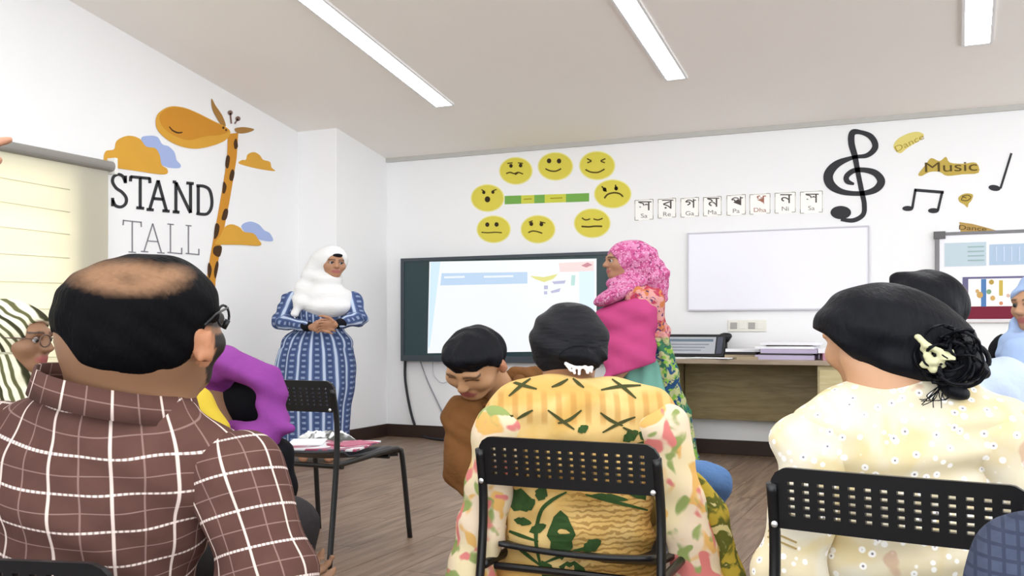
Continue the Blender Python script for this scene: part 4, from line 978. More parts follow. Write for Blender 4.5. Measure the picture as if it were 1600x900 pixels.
def man():
    r = new_person(180, 1.98, 'balding man in a brown checked shirt seated at left, seen from behind')
    c = Q(216, 490, 1.95); fw = nv([.5, .86, -.05])
    H = Field(); H.ell(Q(213, 474, 1.95), [.113, .105, .086], None, .05); H.ell(Q(204, 525, 1.95), [.106, .098, .075], None, .06); H.ell(Q(208, 552, 1.95), [.09, .085, .05], None, .05); H.ell(Q(250, 470, 1.97), [.068, .1, .078], None, .04)
    B = H.copy(); hd = head(B, Q(250, 512, 2.02), fw, [0, 0, 1], 1.08, ears=False)
    B.ell(Q(319, 540, 1.915), [.0135, .02, .036], np.array([nv([1, .3, .25]), nv([-.3, 1, 0]), nv([-.25, 0, 1])]), .01)
    B.cap(Q(328, 520, 1.905), Q(312, 560, 1.905), .007, .008, .006); B.ell(Q(316, 543, 1.895), [.006, .008, .014], None, .008, True)
    B.chain([Q(212, 545, 1.98), Q(198, 640, 2.0)], [.098, .1], .05); B.cap(Q(190, 680, 2.0), Q(160, 900, 2.0), .09, .1, .06)
    for a, b, e in ((Q(370, 728, 1.96), Q(415, 905, 1.92), Q(432, 915, 2.2)), (Q(-10, 690, 2.0), Q(-70, 910, 1.95), Q(20, 930, 2.25))): B.chain([a, b, e], [.055, .042, .028], .03)
    hand(B, Q(432, 914, 2.2), [.35, 1, .12], [-.9, .2, .3], .95, .5)
    def col(V):
        C = np.tile(SK1, (len(V), 1)); px, py = topx(V)
        ear = (np.hypot((px-318)/18, (py-540)/34) < 1); C[ear] = SK(206, 142, 104)
        beard = (px > 322) & (py > 520) & (py < 600) & ~ear; C[beard] = SK(40, 34, 32)
        side = (px > 300) & (py < 512); C[side] = SK(46, 40, 38)
        return C
    field_obj('body', B, .0075, SKIN, r, col)
    hr = H.grow(.007); yh = lambda px: np.interp(px, [90, 108, 125, 160, 210, 260, 295, 312, 322, 345], [520, 545, 566, 580, 586, 582, 566, 530, 508, 500])
    def cut(X, Y, Z):
        px = CX+X*SX*FPX/Y; py = HY-(Z-1)*FPX/Y; return ((py-yh(px))*.0012).astype(np.float32)
    hr.carve(cut); hr.disp(lambda X, Y, Z: .0022*np.sin(90*X+40*Z)*np.sin(70*Z+50*Y))
    rng = np.random.RandomState(3)
    def hcol(V):
        px, py = topx(V); e = np.hypot((px-198)/98, (py-434-.04*(px-198))/30); e2 = np.hypot((px-265)/60, (py-430)/28)
        k = np.clip((1.12-np.minimum(e, e2+.35))/.55, 0, 1)*(V[:, 1] < 2.02); k *= .9-.28*np.clip(1-np.hypot((px-200)/30, (py-436)/12), 0, 1); k = np.clip(k+rng.normal(0, .05, len(V))*(k > .03), 0, 1)
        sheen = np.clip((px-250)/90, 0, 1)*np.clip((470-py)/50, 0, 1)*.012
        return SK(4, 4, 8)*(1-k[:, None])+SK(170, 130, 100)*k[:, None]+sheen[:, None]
    field_obj('hair', hr, .0065, vcmat('short_black_hair', .7, .1, .5, 90, stretch=(1, 1, .4)), r, hcol)
    # shirt
    S = Field(); SR, SL = Q(366, 736, 1.96), Q(-5, 690, 2.02)
    S.ell(Q(165, 770, 1.98), [.185, .125, .2], None, .06); S.ell(Q(145, 930, 2.0), [.15, .125, .2], None, .08)
    S.cap(SL+(SR-SL)*.14, SR+(SL-SR)*.14, .06, .06, .08); S.cap(Q(235, 668, 1.97), Q(340, 718, 1.97), .06, .062, .05); S.cap(Q(150, 655, 1.98), SL, .06, .055, .05); S.cap(Q(195, 640, 1.99), Q(190, 700, 1.99), .1, .12, .05)
    el = Q(420, 905, 1.9); wr = Q(424, 922, 2.14)
    el2 = Q(-75, 910, 1.95); wr2 = Q(10, 930, 2.2)
    arms = []
    for A_ in ([SR, el, wr], [SL, el2, wr2]):
        Z = Field(); Z.chain(A_, [.079, .07, .05], .035); Z.cap(A_[0]+(Q(180, 690, 1.99)-A_[0])*.25, A_[0], .05, .066, .05); Z.disp(wav(20, 5, 34, .003)); Z.disp(lambda X, Y, Z: .003*np.sin(50*Z+35*X+3*np.sin(11*X))); arms.append((Z, A_))
    S.disp(wav(20, 5, 34, .003)); S.disp(lambda X, Y, Z: .003*np.sin(60*Z+25*X+3*np.sin(11*X)))
    S.clip(Q(195, 606, 2.0), [.25, .2, 1])
    ps = seg_pat([(SR, el, .075, 5.03), (el, wr, .06, 5.03), (SL, el2, .075, 9.0)])
    def pat(V):
        tors = np.zeros((len(V), 3)); cx_ = Q(165, 770, 1.98); a = np.arctan2(V[:, 0]-cx_[0], -(V[:, 1]-2.06)*1.15+.02); tors[:, 0] = a*.19+.02*(V[:, 2]-.7); tors[:, 1] = V[:, 2]-.45*(V[:, 1]-1.86)+.18*np.clip(V[:, 0]-cx_[0], 0, 1)*.4
        return tors
        def ds(p, q):
            t = np.clip(((V-p)@(q-p))/((q-p)@(q-p)), 0, 1); return np.linalg.norm(V-p-t[:, None]*(q-p), axis=1)
        px, py = topx(V); arm = (px > np.interp(py, [640, 700, 760, 900], [372, 335, 300, 292]))
        arm2 = V[:, 0] < Q(-30, 700, 2.0)[0]
        out = np.where((arm | arm2)[:, None], P, tors); return out
    field_obj('shirt', S, .0075, CHK, r, None, pat)
    for Z, A_ in arms: field_obj('sleeve', Z, .0075, CHK, r, None, seg_pat([(A_[0]+(A_[0]-A_[1])*.4, A_[1], .075, .03), (A_[1], A_[2], .06, .03)]))
    # collar band
    V = []; Fc = []; n = 48; cc = Q(182, 612, 2.0)
    uv = []
    for i in range(n+1):
        a = -math.pi*.98+2*math.pi*.98*i/n
        for (k, hgt, rr) in ((0, -.03, 1.1), (1, .026, 1.0), (2, .025, .965), (3, -.03, 1.05)):
            x = math.sin(a)*.122*rr; y = -math.cos(a)*.138*rr; V.append(cc+np.array([x, y, hgt-.02*math.cos(a)*0-.27*x+.1*y*.4])); uv.append((a*.12, hgt, 0))
    for i in range(n):
        for k in range(4): q = i*4; k2 = (k+1) % 4; Fc.append((q+k, q+k2, q+4+k2, q+4+k))
    o = mesh_obj('collar', q2w(np.array(V)), Fc, CHK, r, smooth=True, world=True)
    at = o.data.attributes.new('pat', 'FLOAT_VECTOR', 'POINT'); at.data.foreach_set('vector', np.array(uv, np.float32).ravel())
    T = Field(); T.ell(Q(150, 1010, 2.05), [.17, .13, .1], None, .05); sit_legs(T, Q(150, 1010, 2.08), (.3, 1)); field_obj('trousers', T, .014, TR_GRY, r)
    # spectacles
    g = empty('spectacles', (0, 0, 0)); COL.objects.unlink(g); bpy.data.objects.remove(g)
    ring = [Q(349+9*math.cos(t), 494+17*math.sin(t), 2.03+.012*math.cos(t)) for t in np.linspace(0, 2*math.pi, 17)]
    v, f = tube_pts(q2w(np.array(ring)).tolist(), .0028, 6); sp = mesh_obj('spectacles', v, f, BLK, r, smooth=True, world=True)
    v, f = tube_pts(q2w(np.array([Q(320, 508, 1.9), Q(338, 490, 1.94), Q(356, 481, 2.03)])).tolist(), .0026, 6); mesh_obj('temple', v, f, BLK, sp, smooth=True, world=True)
    v, f = tube_pts(q2w(np.array([Q(356, 500, 2.03), Q(349, 513, 2.03)])).tolist(), .006, 6); mesh_obj('lower_rim', v, f, BLK, sp, smooth=True, world=True)
man()
# ---------------------------------------------------------------- 2 woman with the striped headscarf
def stripes_scarf():
    g = NG('striped_scarf_fabric', .85, .1); x, y, z = g.sep(g.attr('pat')); n = g.noise(g.obj(), 7, 2, .5); u = g.math('ADD', x, g.math('MULTIPLY', n, .03))
    c = g.mix(g.stripe(u, .021, .009, .3), rgb(246, 242, 214), rgb(112, 112, 76)); c = g.mix(g.math('MULTIPLY', g.stripe(g.math('ADD', u, .02), .063, .007, .3), .8), c, rgb(50, 48, 36))
    return g.done(c, g.math('SINE', g.math('MULTIPLY', u, 200.0)), .3, .006)
def glasses(hd, parent, m=None):
    R, c, s = hd; at = lambda a, b, d: c+s*(a*R[0]+b*R[1]+d*R[2]); top = None
    for k in (-1, 1):
        pts = np.array([at(k*.033+.025*math.cos(t), .116, .0+.021*math.sin(t)) for t in np.linspace(0, 2*math.pi, 17)])
        v, f = tube_pts(q2w(pts).tolist(), .0028, 6); o = mesh_obj('spectacles' if top is None else 'rim', v, f, m or BLK, top or parent, smooth=True, world=True); top = top or o
        v, f = tube_pts(q2w(np.array([at(k*.058, .114, .006), at(k*.085, .02, .004)])).tolist(), .0025, 6); mesh_obj('temple', v, f, m or BLK, top, smooth=True, world=True)
def striped():
    r = new_person(0, 3.45, 'woman in a green and cream striped headscarf and spectacles at the left edge'); d = 3.4
    B = Field(); hd = head(B, Q(22, 528, d), [.95, -.2, -.08], [0, 0, 1], 1.0, ears=False)
    B.chain([Q(15, 560, d), Q(5, 610, d)], [.05, .06], .03); B.cap(Q(5, 620, d), Q(0, 750, d), .09, .11)
    field_obj('body', B, .007, SKIN, r, face_col(hd, SK1)); eyes(hd, r, (0, 1, -.1)); glasses(hd, r, mat('spectacle_frame', rgb(110, 84, 70), .3))
    H = Field(); R, c, s = hd
    H.ell(c+.02*R[2]-.02*R[1], [.098, .115, .114], R, .03); H.ell(Q(12, 580, d), [.085, .09, .06], None, .05); H.ell(Q(0, 630, d), [.15, .13, .085], None, .06)
    H.ell(c+.1*R[1]-.022*R[2], [.066, .085, .088], R, .015, True)
    H.disp(lambda X, Y, Z: .004*np.sin(80*(X*.6+Z*.5)+4*np.sin(12*Z)))
    cc = Q(12, 560, d)
    field_obj('headscarf', H, .008, stripes_scarf(), r, None, lambda V: np.stack([np.where(V[:, 2] > cc[2]+.02, np.hypot(V[:, 0]-cc[0]+.1, (V[:, 2]-cc[2]))*1.0, V[:, 0]+.35*V[:, 2]), V[:, 2], V[:, 1]*0], 1))
    T = Field(); T.ell(Q(0, 720, d), [.17, .13, .22], None, .05); T.chain([Q(45, 645, d), Q(70, 760, d), Q(130, 780, 3.3)], [.06, .05, .04]); T.chain([Q(-55, 645, d), Q(-90, 760, d)], [.06, .05]); sit_legs(T, Q(0, 760, d), (-.1, 1))
    field_obj('tunic', T, .013, MATS['striped_scarf_fabric'], r, None, lambda V: np.stack([V[:, 0], V[:, 2], V[:, 1]], 1))
striped()
# ---------------------------------------------------------------- 3 person in purple
PUR = cloth('purple_cotton', rgb(170, 80, 178), .35, 11, var=.35); YELS = cloth('yellow_scarf_fabric', rgb(246, 214, 74), .3, 10, var=.15)
def purple():
    r = new_person(335, 3.35, 'person in a purple tunic seated behind the man in the checked shirt'); d = 3.35
    B = Field(); hd = head(B, Q(252, 500, 3.45), [.8, .6, 0], [0, 0, 1], .9); B.chain([Q(262, 540, 3.42), Q(300, 590, 3.4)], [.05, .06]); B.cap(Q(320, 620, 3.38), Q(325, 700, d), .08, .09)
    B.chain([Q(350, 566, 3.3), Q(416, 594, 3.22), Q(428, 655, 3.2)], [.03, .024, .02]); hand(B, Q(425, 675, 3.22), [-.6, .2, -1], [.3, .9, 0], .9, .4)
    field_obj('body', B, .009, SKIN, r, face_col(hd, SK1))
    T = Field(); T.ell(Q(316, 640, 3.4), [.105, .11, .17], None, .05); T.ell(Q(335, 570, 3.36), [.1, .085, .07], None, .05); T.cap(Q(345, 563, 3.3), Q(415, 592, 3.22), .058, .046, .04); T.cap(Q(418, 596, 3.22), Q(430, 650, 3.2), .044, .036, .02)
    T.chain([Q(330, 694, 3.32), Q(400, 682, 3.18), Q(450, 672, 3.15)], [.08, .046, .016], .04)
    T.disp(lambda X, Y, Z: .006*np.sin(70*Z+25*X+2*np.sin(9*X)))
    field_obj('tunic', T, .008, PUR, r)
    K = Field(); K.ell(Q(380, 628, 3.36), [.085, .04, .085], None, .03); field_obj('dark_gap_fill', K, .008, TR_BLK, r)  # black filler added in the gap between bent arm and torso
    H = Field(); R, c, s = hd; H.ell(c+.02*R[2]-.02*R[1], [.09, .105, .1], R, .03); H.ell(Q(270, 560, 3.42), [.08, .09, .07], None, .04); H.ell(c+.09*R[1]-.02*R[2], [.055, .07, .07], R, .015, True); field_obj('headscarf', H, .01, PUR, r)
    L = Field(); L.cap(Q(335, 705, 3.36), Q(425, 706, 3.2), .08, .046, .04); L.chain([Q(430, 708, 3.2), Q(440, 760, 3.2), Q(442, 860, 3.25)], [.046, .036, .03], .03); L.cap(Q(330, 715, 3.5), Q(410, 715, 3.42), .08, .05); L.cap(Q(410, 715, 3.42), Q(415, 880, 3.45), .05, .035); L.cap(Q(442, 952, 3.28), Q(465, 958, 3.26), .035, .03); L.cap(Q(442, 860, 3.25), Q(442, 950, 3.28), .03, .03)
    L.cap(Q(415, 880, 3.45), Q(415, 940, 3.46), .035, .03)
    field_obj('trousers', L, .01, TR_BLK, r)
    Y = Field(); Y.chain([Q(268, 606, 3.16), Q(300, 628, 3.12), Q(336, 668, 3.1)], [.042, .05, .036], .03); Y.cap(Q(262, 598, 3.16), Q(262, 690, 3.2), .05, .06); Y.disp(wav(60, 0, 60, .003)); field_obj('yellow_scarf', Y, .008, YELS, r)
purple()
# ---------------------------------------------------------------- 4 standing woman with the white headscarf
def blue_dress():
    g = NG('blue_striped_cotton', .8, .15); x, y, z = g.sep(g.attr('pat')); nz = g.noise(g.obj(), 30, 3, .5)
    c = g.mix(nz, rgb(88, 108, 156), rgb(112, 134, 180))
    c = g.mix(g.math('MULTIPLY', g.stripe(x, .085, .05, .3), .75), c, rgb(62, 78, 124))
    mo = g.math('MULTIPLY', g.stripe(x, .085, .026, .3), g.step(g.math('SINE', g.math('MULTIPLY', y, 150.0)), .1, .6)); c = g.mix(g.math('MULTIPLY', mo, .75), c, rgb(170, 188, 222))
    c = g.mix(g.math('MULTIPLY', g.stripe(g.math('ADD', x, .0425), .085, .016, .3), .9), c, rgb(206, 220, 242))
    return g.done(c, nz, .15, .01)
BLUED = blue_dress(); WHS = cloth('white_chiffon', (.76, .76, .76, 1), .35, 8, (1, 1, 2.5), .03, .7)
def white_woman():
    d = 7.4; r = new_person(497, d, 'standing woman in a white headscarf and long blue striped dress')
    B = Field(); hd = head(B, Q(520, 411, d), [.38, -.92, -.06], [.05, 0, 1], .95, ears=False); R, c, s = hd
    B.chain([Q(515, 430, d), Q(508, 460, d)], [.05, .06]); B.cap(Q(503, 470, d), Q(496, 560, d), .1, .11)
    sl, sr, elb, er = Q(455, 468, d), Q(551, 468, d), Q(440, 503, 7.35), Q(559, 498, 7.32); wl, wr = Q(486, 511, 7.16), Q(526, 507, 7.15)
    B.chain([sl, elb, wl], [.04, .034, .024]); B.chain([sr, er, wr], [.04, .034, .024])
    hand(B, wl, [1, -.3, -.02], [.1, -.4, -1], 1.02, .55); hand(B, wr, [-1, -.45, -.12], [0, .5, -1], 1.0, .5, -1)
    for s_ in (-1, 1): B.chain([Q(495+s_*22, 580, d), Q(493+s_*18, 705, d)], [.08, .045]); B.cap(Q(492+s_*18, 708, d), Q(494+s_*20, 716, d-.14), .035, .03)
    field_obj('body', B, .0062, SKIN, r, face_col(hd, SK3)); eyes(hd, r, (.15, 1, 0))
    T = Field(); T.cap(sl, sr, .055, .055, .05); T.ell(Q(503, 490, d), [.16, .12, .15], None, .05); T.ell(Q(496, 535, d), [.21, .15, .12], None, .08)
    T.chain([Q(494, 560, d), Q(493, 600, d), Q(490, 700, d)], [.21, .215, .2], .06); T.ell(Q(493, 572, d), [.232, .18, .2], None, .05)
    T.disp(lambda X, Y, Z: np.where(Z < .86, .007*np.sin(13*np.arctan2(X-Q(493, 560, d)[0], -(Y-d))), 0))
    T.clip([0, 0, .06], [0, 0, -1])
    Sl = Field(); Sl.chain([sl, elb], [.06, .056], .03); Sl.chain([elb, wl+(elb-wl)*.12], [.056, .038], .03)
    Sr = Field(); Sr.chain([sr, er], [.06, .054], .03); Sr.chain([er, wr+(er-wr)*.12], [.054, .038], .03)
    ax0 = Q(494, 560, d)
    field_obj('dress', T, .009, BLUED, r, None, lambda V: np.stack([np.arctan2(V[:, 0]-ax0[0], -(V[:, 1]-d))*.235, V[:, 2], V[:, 1]*0], 1))
    for nm, f, a, b, e in (('sleeve', Sl, sl, elb, wl), ('sleeve', Sr, sr, er, wr)):
        f.disp(lambda X, Y, Z: .004*np.sin(70*X+60*Z)); field_obj(nm, f, .007, BLUED, r, None, seg_pat([(a, b, .055, 0), (b, e, .05, .3)]))
    for w_, e in ((wl, elb), (wr, er)):
        p = w_+(e-w_)*.09; K = Field(); q = nv(e-w_); K.cap(p, p+q*.02, .037, .038, .01); field_obj('cuff', K, .006, TR_BLK, r)
    H = Field(); H.ell(c+.022*R[2]-.022*R[1], [.095, .112, .112], R, .03); H.chain([Q(503, 408, d+.03), Q(470, 452, d)], [.075, .04], .05)
    H.ell(Q(512, 440, d), [.09, .1, .075], None, .05); H.ell(Q(506, 467, d-.01), [.188, .14, .1], None, .06); H.ell(Q(512, 482, d-.06), [.14, .11, .075], None, .05)
    H.chain([Q(470, 470, d-.1), Q(461, 490, d-.12)], [.045, .022], .03)
    H.ell(c+.105*R[1]-.02*R[2], [.061, .09, .088], R, .012, True)
    H.disp(lambda X, Y, Z: .005*np.sin(55*Z+9*np.cos(6*(X-c[0]))+20*np.abs(X-c[0]))*np.clip((c[2]-.03-Z)/.08, 0, 1))
    H.clip(Q(505, 499, d), [-.08, .2, -1])
    field_obj('headscarf', H, .0065, WHS, r)
    U = Field(); U.ell(c+.052*R[1]+.058*R[2]+.008*R[0], [.036, .042, .018], R, .01); field_obj('underscarf', U, .006, TR_BLK, r)
white_woman()
# ---------------------------------------------------------------- 5 boy looking down
BRNS = cloth('brown_cotton', rgb(146, 98, 54), .5, 12, var=.4)
def boy():
    d = 3.5; r = new_person(775, 3.65, 'boy with short black hair in a brown shirt, head bent down, before the display')
    B = Field(); hd = head(B, Q(742, 566, d), [-.36, -.62, -.7], [-.12, -.6, .8], 1.0); R, c, s = hd
    B.chain([c-.05*R[2]-.03*R[1], Q(785, 620, 3.66)], [.05, .055], .03); B.cap(Q(785, 640, 3.7), Q(790, 760, 3.75), .09, .1)
    B.chain([Q(726, 655, 3.58), Q(722, 740, 3.45), Q(770, 790, 3.35)], [.03, .03, .026]); hand(B, Q(772, 792, 3.35), [1, -.2, -.2], [.2, -.8, -.5], .9, .5)
    fc_ = face_col(hd, SK(214, 164, 122))
    def col(V):
        C = fc_(V); P = (V-c)@R.T; m = (np.abs(P[:, 0]) > .074); C[m] = SK(206, 140, 104); return C
    field_obj('body', B, .0062, SKIN, r, col)
    H = Field(); H.ell(c-.014*R[1]+.032*R[2], [.086, .107, .096], R, .02); H.ell(c+.05*R[1]+.085*R[2], [.06, .05, .03], R, .03)
    def cut(X, Y, Z):
        dx, dy, dz = X-c[0], Y-c[1], Z-c[2]; b = dx*R[1][0]+dy*R[1][1]+dz*R[1][2]; u = dx*R[2][0]+dy*R[2][1]+dz*R[2][2]; l = np.abs(dx*R[0][0]+dy*R[0][1]+dz*R[0][2])
        ln = np.interp(b, [-.12, -.05, -.015, .02, .045, .12], [-.06, -.05, .0, .012, .044, .036]); return (ln-u)
    H.carve(cut); H.disp(lambda X, Y, Z: .004*np.sin(70*X+30*Z+3*np.sin(40*Y))*np.sin(60*Y-30*X))
    field_obj('hair', H, .006, HAIR, r)
    T = Field(); T.ell(Q(785, 700, 3.75), [.15, .12, .2], None, .05); T.cap(Q(724, 645, 3.58), Q(840, 612, 3.8), .055, .06, .06); T.chain([Q(724, 645, 3.56), Q(722, 735, 3.46), Q(768, 788, 3.36)], [.058, .05, .04], .03); T.chain([Q(845, 615, 3.8), Q(870, 740, 3.8)], [.06, .05])
    T.cap(Q(800, 588, 3.68), Q(835, 585, 3.74), .03, .035, .03); T.disp(wav(40, 10, 50, .004)); T.disp(lambda X, Y, Z: .003*np.sin(90*X+70*Z+2*np.sin(30*Z))); field_obj('shirt', T, .008, BRNS, r)
    K = Field(); K.chain([Q(752, 632, 3.56), Q(775, 640, 3.52), Q(800, 618, 3.54), Q(812, 592, 3.62)], [.012, .016, .018, .018], .01); field_obj('collar', K, .007, BRNS, r)
    L = Field(); sit_legs(L, Q(790, 760, 3.75), (.6, -.9), w=.07, kn=.3); field_obj('trousers', L, .014, TR_GRY, r)
boy()
# ---------------------------------------------------------------- 6 standing woman in pink
def pinkscarf():
    g = NG('pink_print_scarf', .85, .1); o = g.obj(); v = g.vor(o, 60); n = g.noise(o, 38, 3, .6)
    c = g.mix(g.step(n, .44, .56), rgb(240, 156, 200), rgb(216, 98, 156)); c = g.mix(g.step(v, .3, .22), c, rgb(150, 52, 110)) if False else c
    c = g.mix(g.math('SUBTRACT', 1.0, g.step(v, .16, .26)), c, rgb(250, 214, 232)); c = g.mix(g.math('MULTIPLY', g.step(g.noise(g.mapp(o, (1, 1, 1), loc=(3, 1, 2)), 55, 2), .6, .66), .8), c, rgb(128, 50, 96))
    return g.done(c, n, .2, .01)
def shawlmat():
    g = NG('floral_shawl', .85, .1); o = g.obj(); x, y, z = g.sep(o); n = g.noise(o, 14, 3, .8); n2 = g.noise(g.mapp(o, loc=(5, 2, 1)), 18, 2, .6); n3 = g.noise(g.mapp(o, loc=(9, 4, 1)), 26, 2, .4)
    top = g.mix(g.step(n, .42, .52), rgb(206, 72, 100), rgb(244, 176, 170)); top = g.mix(g.step(n2, .56, .6), top, rgb(226, 140, 90)); top = g.mix(g.step(n3, .6, .64), top, rgb(96, 70, 120))
    bot = g.mix(g.step(n, .42, .5), rgb(70, 130, 96), rgb(206, 206, 150)); bot = g.mix(g.step(n2, .55, .6), bot, rgb(50, 88, 130)); bot = g.mix(g.step(n3, .58, .62), bot, rgb(150, 200, 84))
    return g.done(g.mix(g.step(z, .93, .96), bot, top), n, .2, .02)
PNK = cloth('pink_cotton', rgb(226, 88, 152), .35, 6, var=.2); TEAL = cloth('teal_cotton', rgb(140, 204, 186), .3, 8, var=.15)
def pink():
    d = 6.4; r = new_person(1000, d, 'standing woman in a pink headscarf and floral shawl, in profile before the display')
    B = Field(); hd = head(B, Q(976, 408, d), [-.96, -.26, -.03], [0, 0, 1], .98, ears=False); R, c, s = hd
    B.chain([Q(980, 430, d), Q(985, 460, d)], [.05, .06]); B.cap(Q(990, 470, d), Q(1000, 580, d), .1, .11)
    na = [Q(1000, 492, 6.27), Q(990, 560, 6.24), Q(955, 600, 6.2)]; B.chain(na, [.04, .034, .024]); hand(B, na[2], [-1, 0, -.2], [.1, .6, -.8], .95, .5)
    for s_ in (-1, 1): B.chain([Q(1010, 620, d+.1*s_), Q(1015, 735, d+.1*s_)], [.08, .045]); B.cap(Q(1015, 742, d+.1*s_), Q(975, 746, d+.1*s_), .035, .03)
    field_obj('body', B, .0065, SKIN, r, face_col(hd, SK3)); eyes(hd, r)
    H = Field(); H.ell(c+.02*R[2]-.025*R[1], [.1, .118, .12], R, .03); H.chain([Q(1003, 402, d), Q(1022, 430, d), Q(1034, 466, d)], [.085, .07, .035], .05); H.ell(Q(978, 442, d), [.1, .1, .06], None, .05); H.ell(Q(963, 459, 6.33), [.135, .12, .052], np.array([nv([-.87, 0, -.5]), [0, 1, 0], nv([-.5, 0, .87])]), .04)
    H.ell(c+.115*R[1]-.022*R[2], [.07, .085, .092], R, .012, True); H.disp(lambda X, Y, Z: .0035*np.sin(60*(Z*.8-X*.6)+3*np.sin(9*Z)))
    field_obj('headscarf', H, .007, pinkscarf(), r)
    T = Field(); T.ell(Q(985, 520, d), [.13, .15, .17], None, .05); T.ell(Q(990, 575, d), [.14, .17, .1], None, .06); T.ell(Q(964, 496, 6.36), [.11, .13, .09], None, .06); T.cap(Q(998, 482, 6.25), Q(955, 500, 6.3), .06, .06, .05)
    T.chain(na, [.08, .08, .06], .1); T.ell(Q(975, 545, 6.3), [.11, .12, .14], None, .08); T.disp(lambda X, Y, Z: .004*np.sin(30*X+44*Z)); T.disp(lambda X, Y, Z: .0025*np.sin(24*X-38*Z+2*np.sin(9*Z))); T.clip(Q(990, 573, d), [.4, 0, -1]); field_obj('tunic', T, .009, PNK, r)
    K = Field(); K.chain([Q(995, 560, d), Q(1012, 640, d), Q(1018, 735, d)], [.135, .165, .19], .05); K.disp(lambda X, Y, Z: .008*np.sin(11*np.arctan2(X-Q(1010, 600, d)[0], d-Y))); K.clip([0, 0, .05], [0, 0, -1]); field_obj('skirt', K, .011, TEAL, r)
    S = Field(); S.chain([Q(985, 458, 6.28), Q(1010, 470, 6.3), Q(1026, 520, 6.33)], [.05, .085, .062], .05); S.chain([Q(1026, 520, 6.33), Q(1042, 585, 6.33), Q(1062, 650, 6.33), Q(1078, 715, 6.34)], [.06, .055, .056, .05], .04)
    S.disp(lambda X, Y, Z: .006*np.sin(110*X+20*Z+2*np.sin(14*Z))); field_obj('shawl', S, .0075, shawlmat(), r)
pink()
# ---------------------------------------------------------------- 7 woman in the orange print, centre
def orange():
    g = NG('orange_print_cotton', .85, .12); o = g.obj(); x, y, z = g.sep(g.attr('pat')); n = g.noise(o, 6, 3, .6)
    c = g.mix(g.step(n, .35, .65), rgbw(238, 204, 136), rgbw(222, 178, 100))
    tri = g.math('MULTIPLY', g.stripe(x, .03, .012, .4), g.math('MULTIPLY', g.step(y, .74, .76), g.math('SUBTRACT', 1.0, g.step(y, .82, .84)))); c = g.mix(g.math('MULTIPLY', tri, .6), c, rgb(216, 158, 84))
    w1 = g.n('TexWave'); w1.wave_type = 'RINGS'; g.put(w1.inputs['Vector'], g.mapp(g.attr('pat'), loc=(-.12, -.55, 0))); w1.inputs['Scale'].default_value = 22; w1.inputs['Distortion'].default_value = 6; w1.inputs['Detail'].default_value = 2; w1.inputs['Detail Scale'].default_value = 2
    msk = g.math('MULTIPLY', g.math('SUBTRACT', 1.0, g.step(y, .6, .66)), g.step(x, -.06, .0)); c = g.mix(g.math('MULTIPLY', g.math('MULTIPLY', g.step(w1.outputs['Fac'], .55, .75), msk), .6), c, rgb(150, 104, 46))
    return g.done(c, n, .35, .03)
def sleeveflor(name='floral_sleeve_cotton'):
    g = NG(name, .85, .12); o = g.mapp(g.obj(), (1, 1, 1)); n = g.noise(o, 15, 1.5, .3); n2 = g.noise(g.mapp(o, loc=(4, 7, 2)), 17, 1.5, .4); n3 = g.noise(g.mapp(o, loc=(1, 2, 8)), 13, 1.5, .4); n4 = g.noise(g.mapp(o, loc=(7, 7, 1)), 5, 1)
    c = g.mix(g.step(n4, .4, .6), rgbw(248, 230, 186), rgbw(246, 224, 196)); c = g.mix(g.step(n3, .56, .62), c, rgbw(240, 190, 112)); c = g.mix(g.step(n2, .55, .62), c, rgbw(156, 172, 104)); c = g.mix(g.step(n, .56, .62), c, rgbw(232, 138, 132))
    return g.done(c, n4, .2, .03)
ORGM, SLFM = orange(), sleeveflor(); LEAF = mat('green_leaf_print', rgb(64, 92, 50), .85, .1, noise=.35, nscale=40); DKG = mat('dark_green_print', rgb(82, 84, 50), .85, .1)
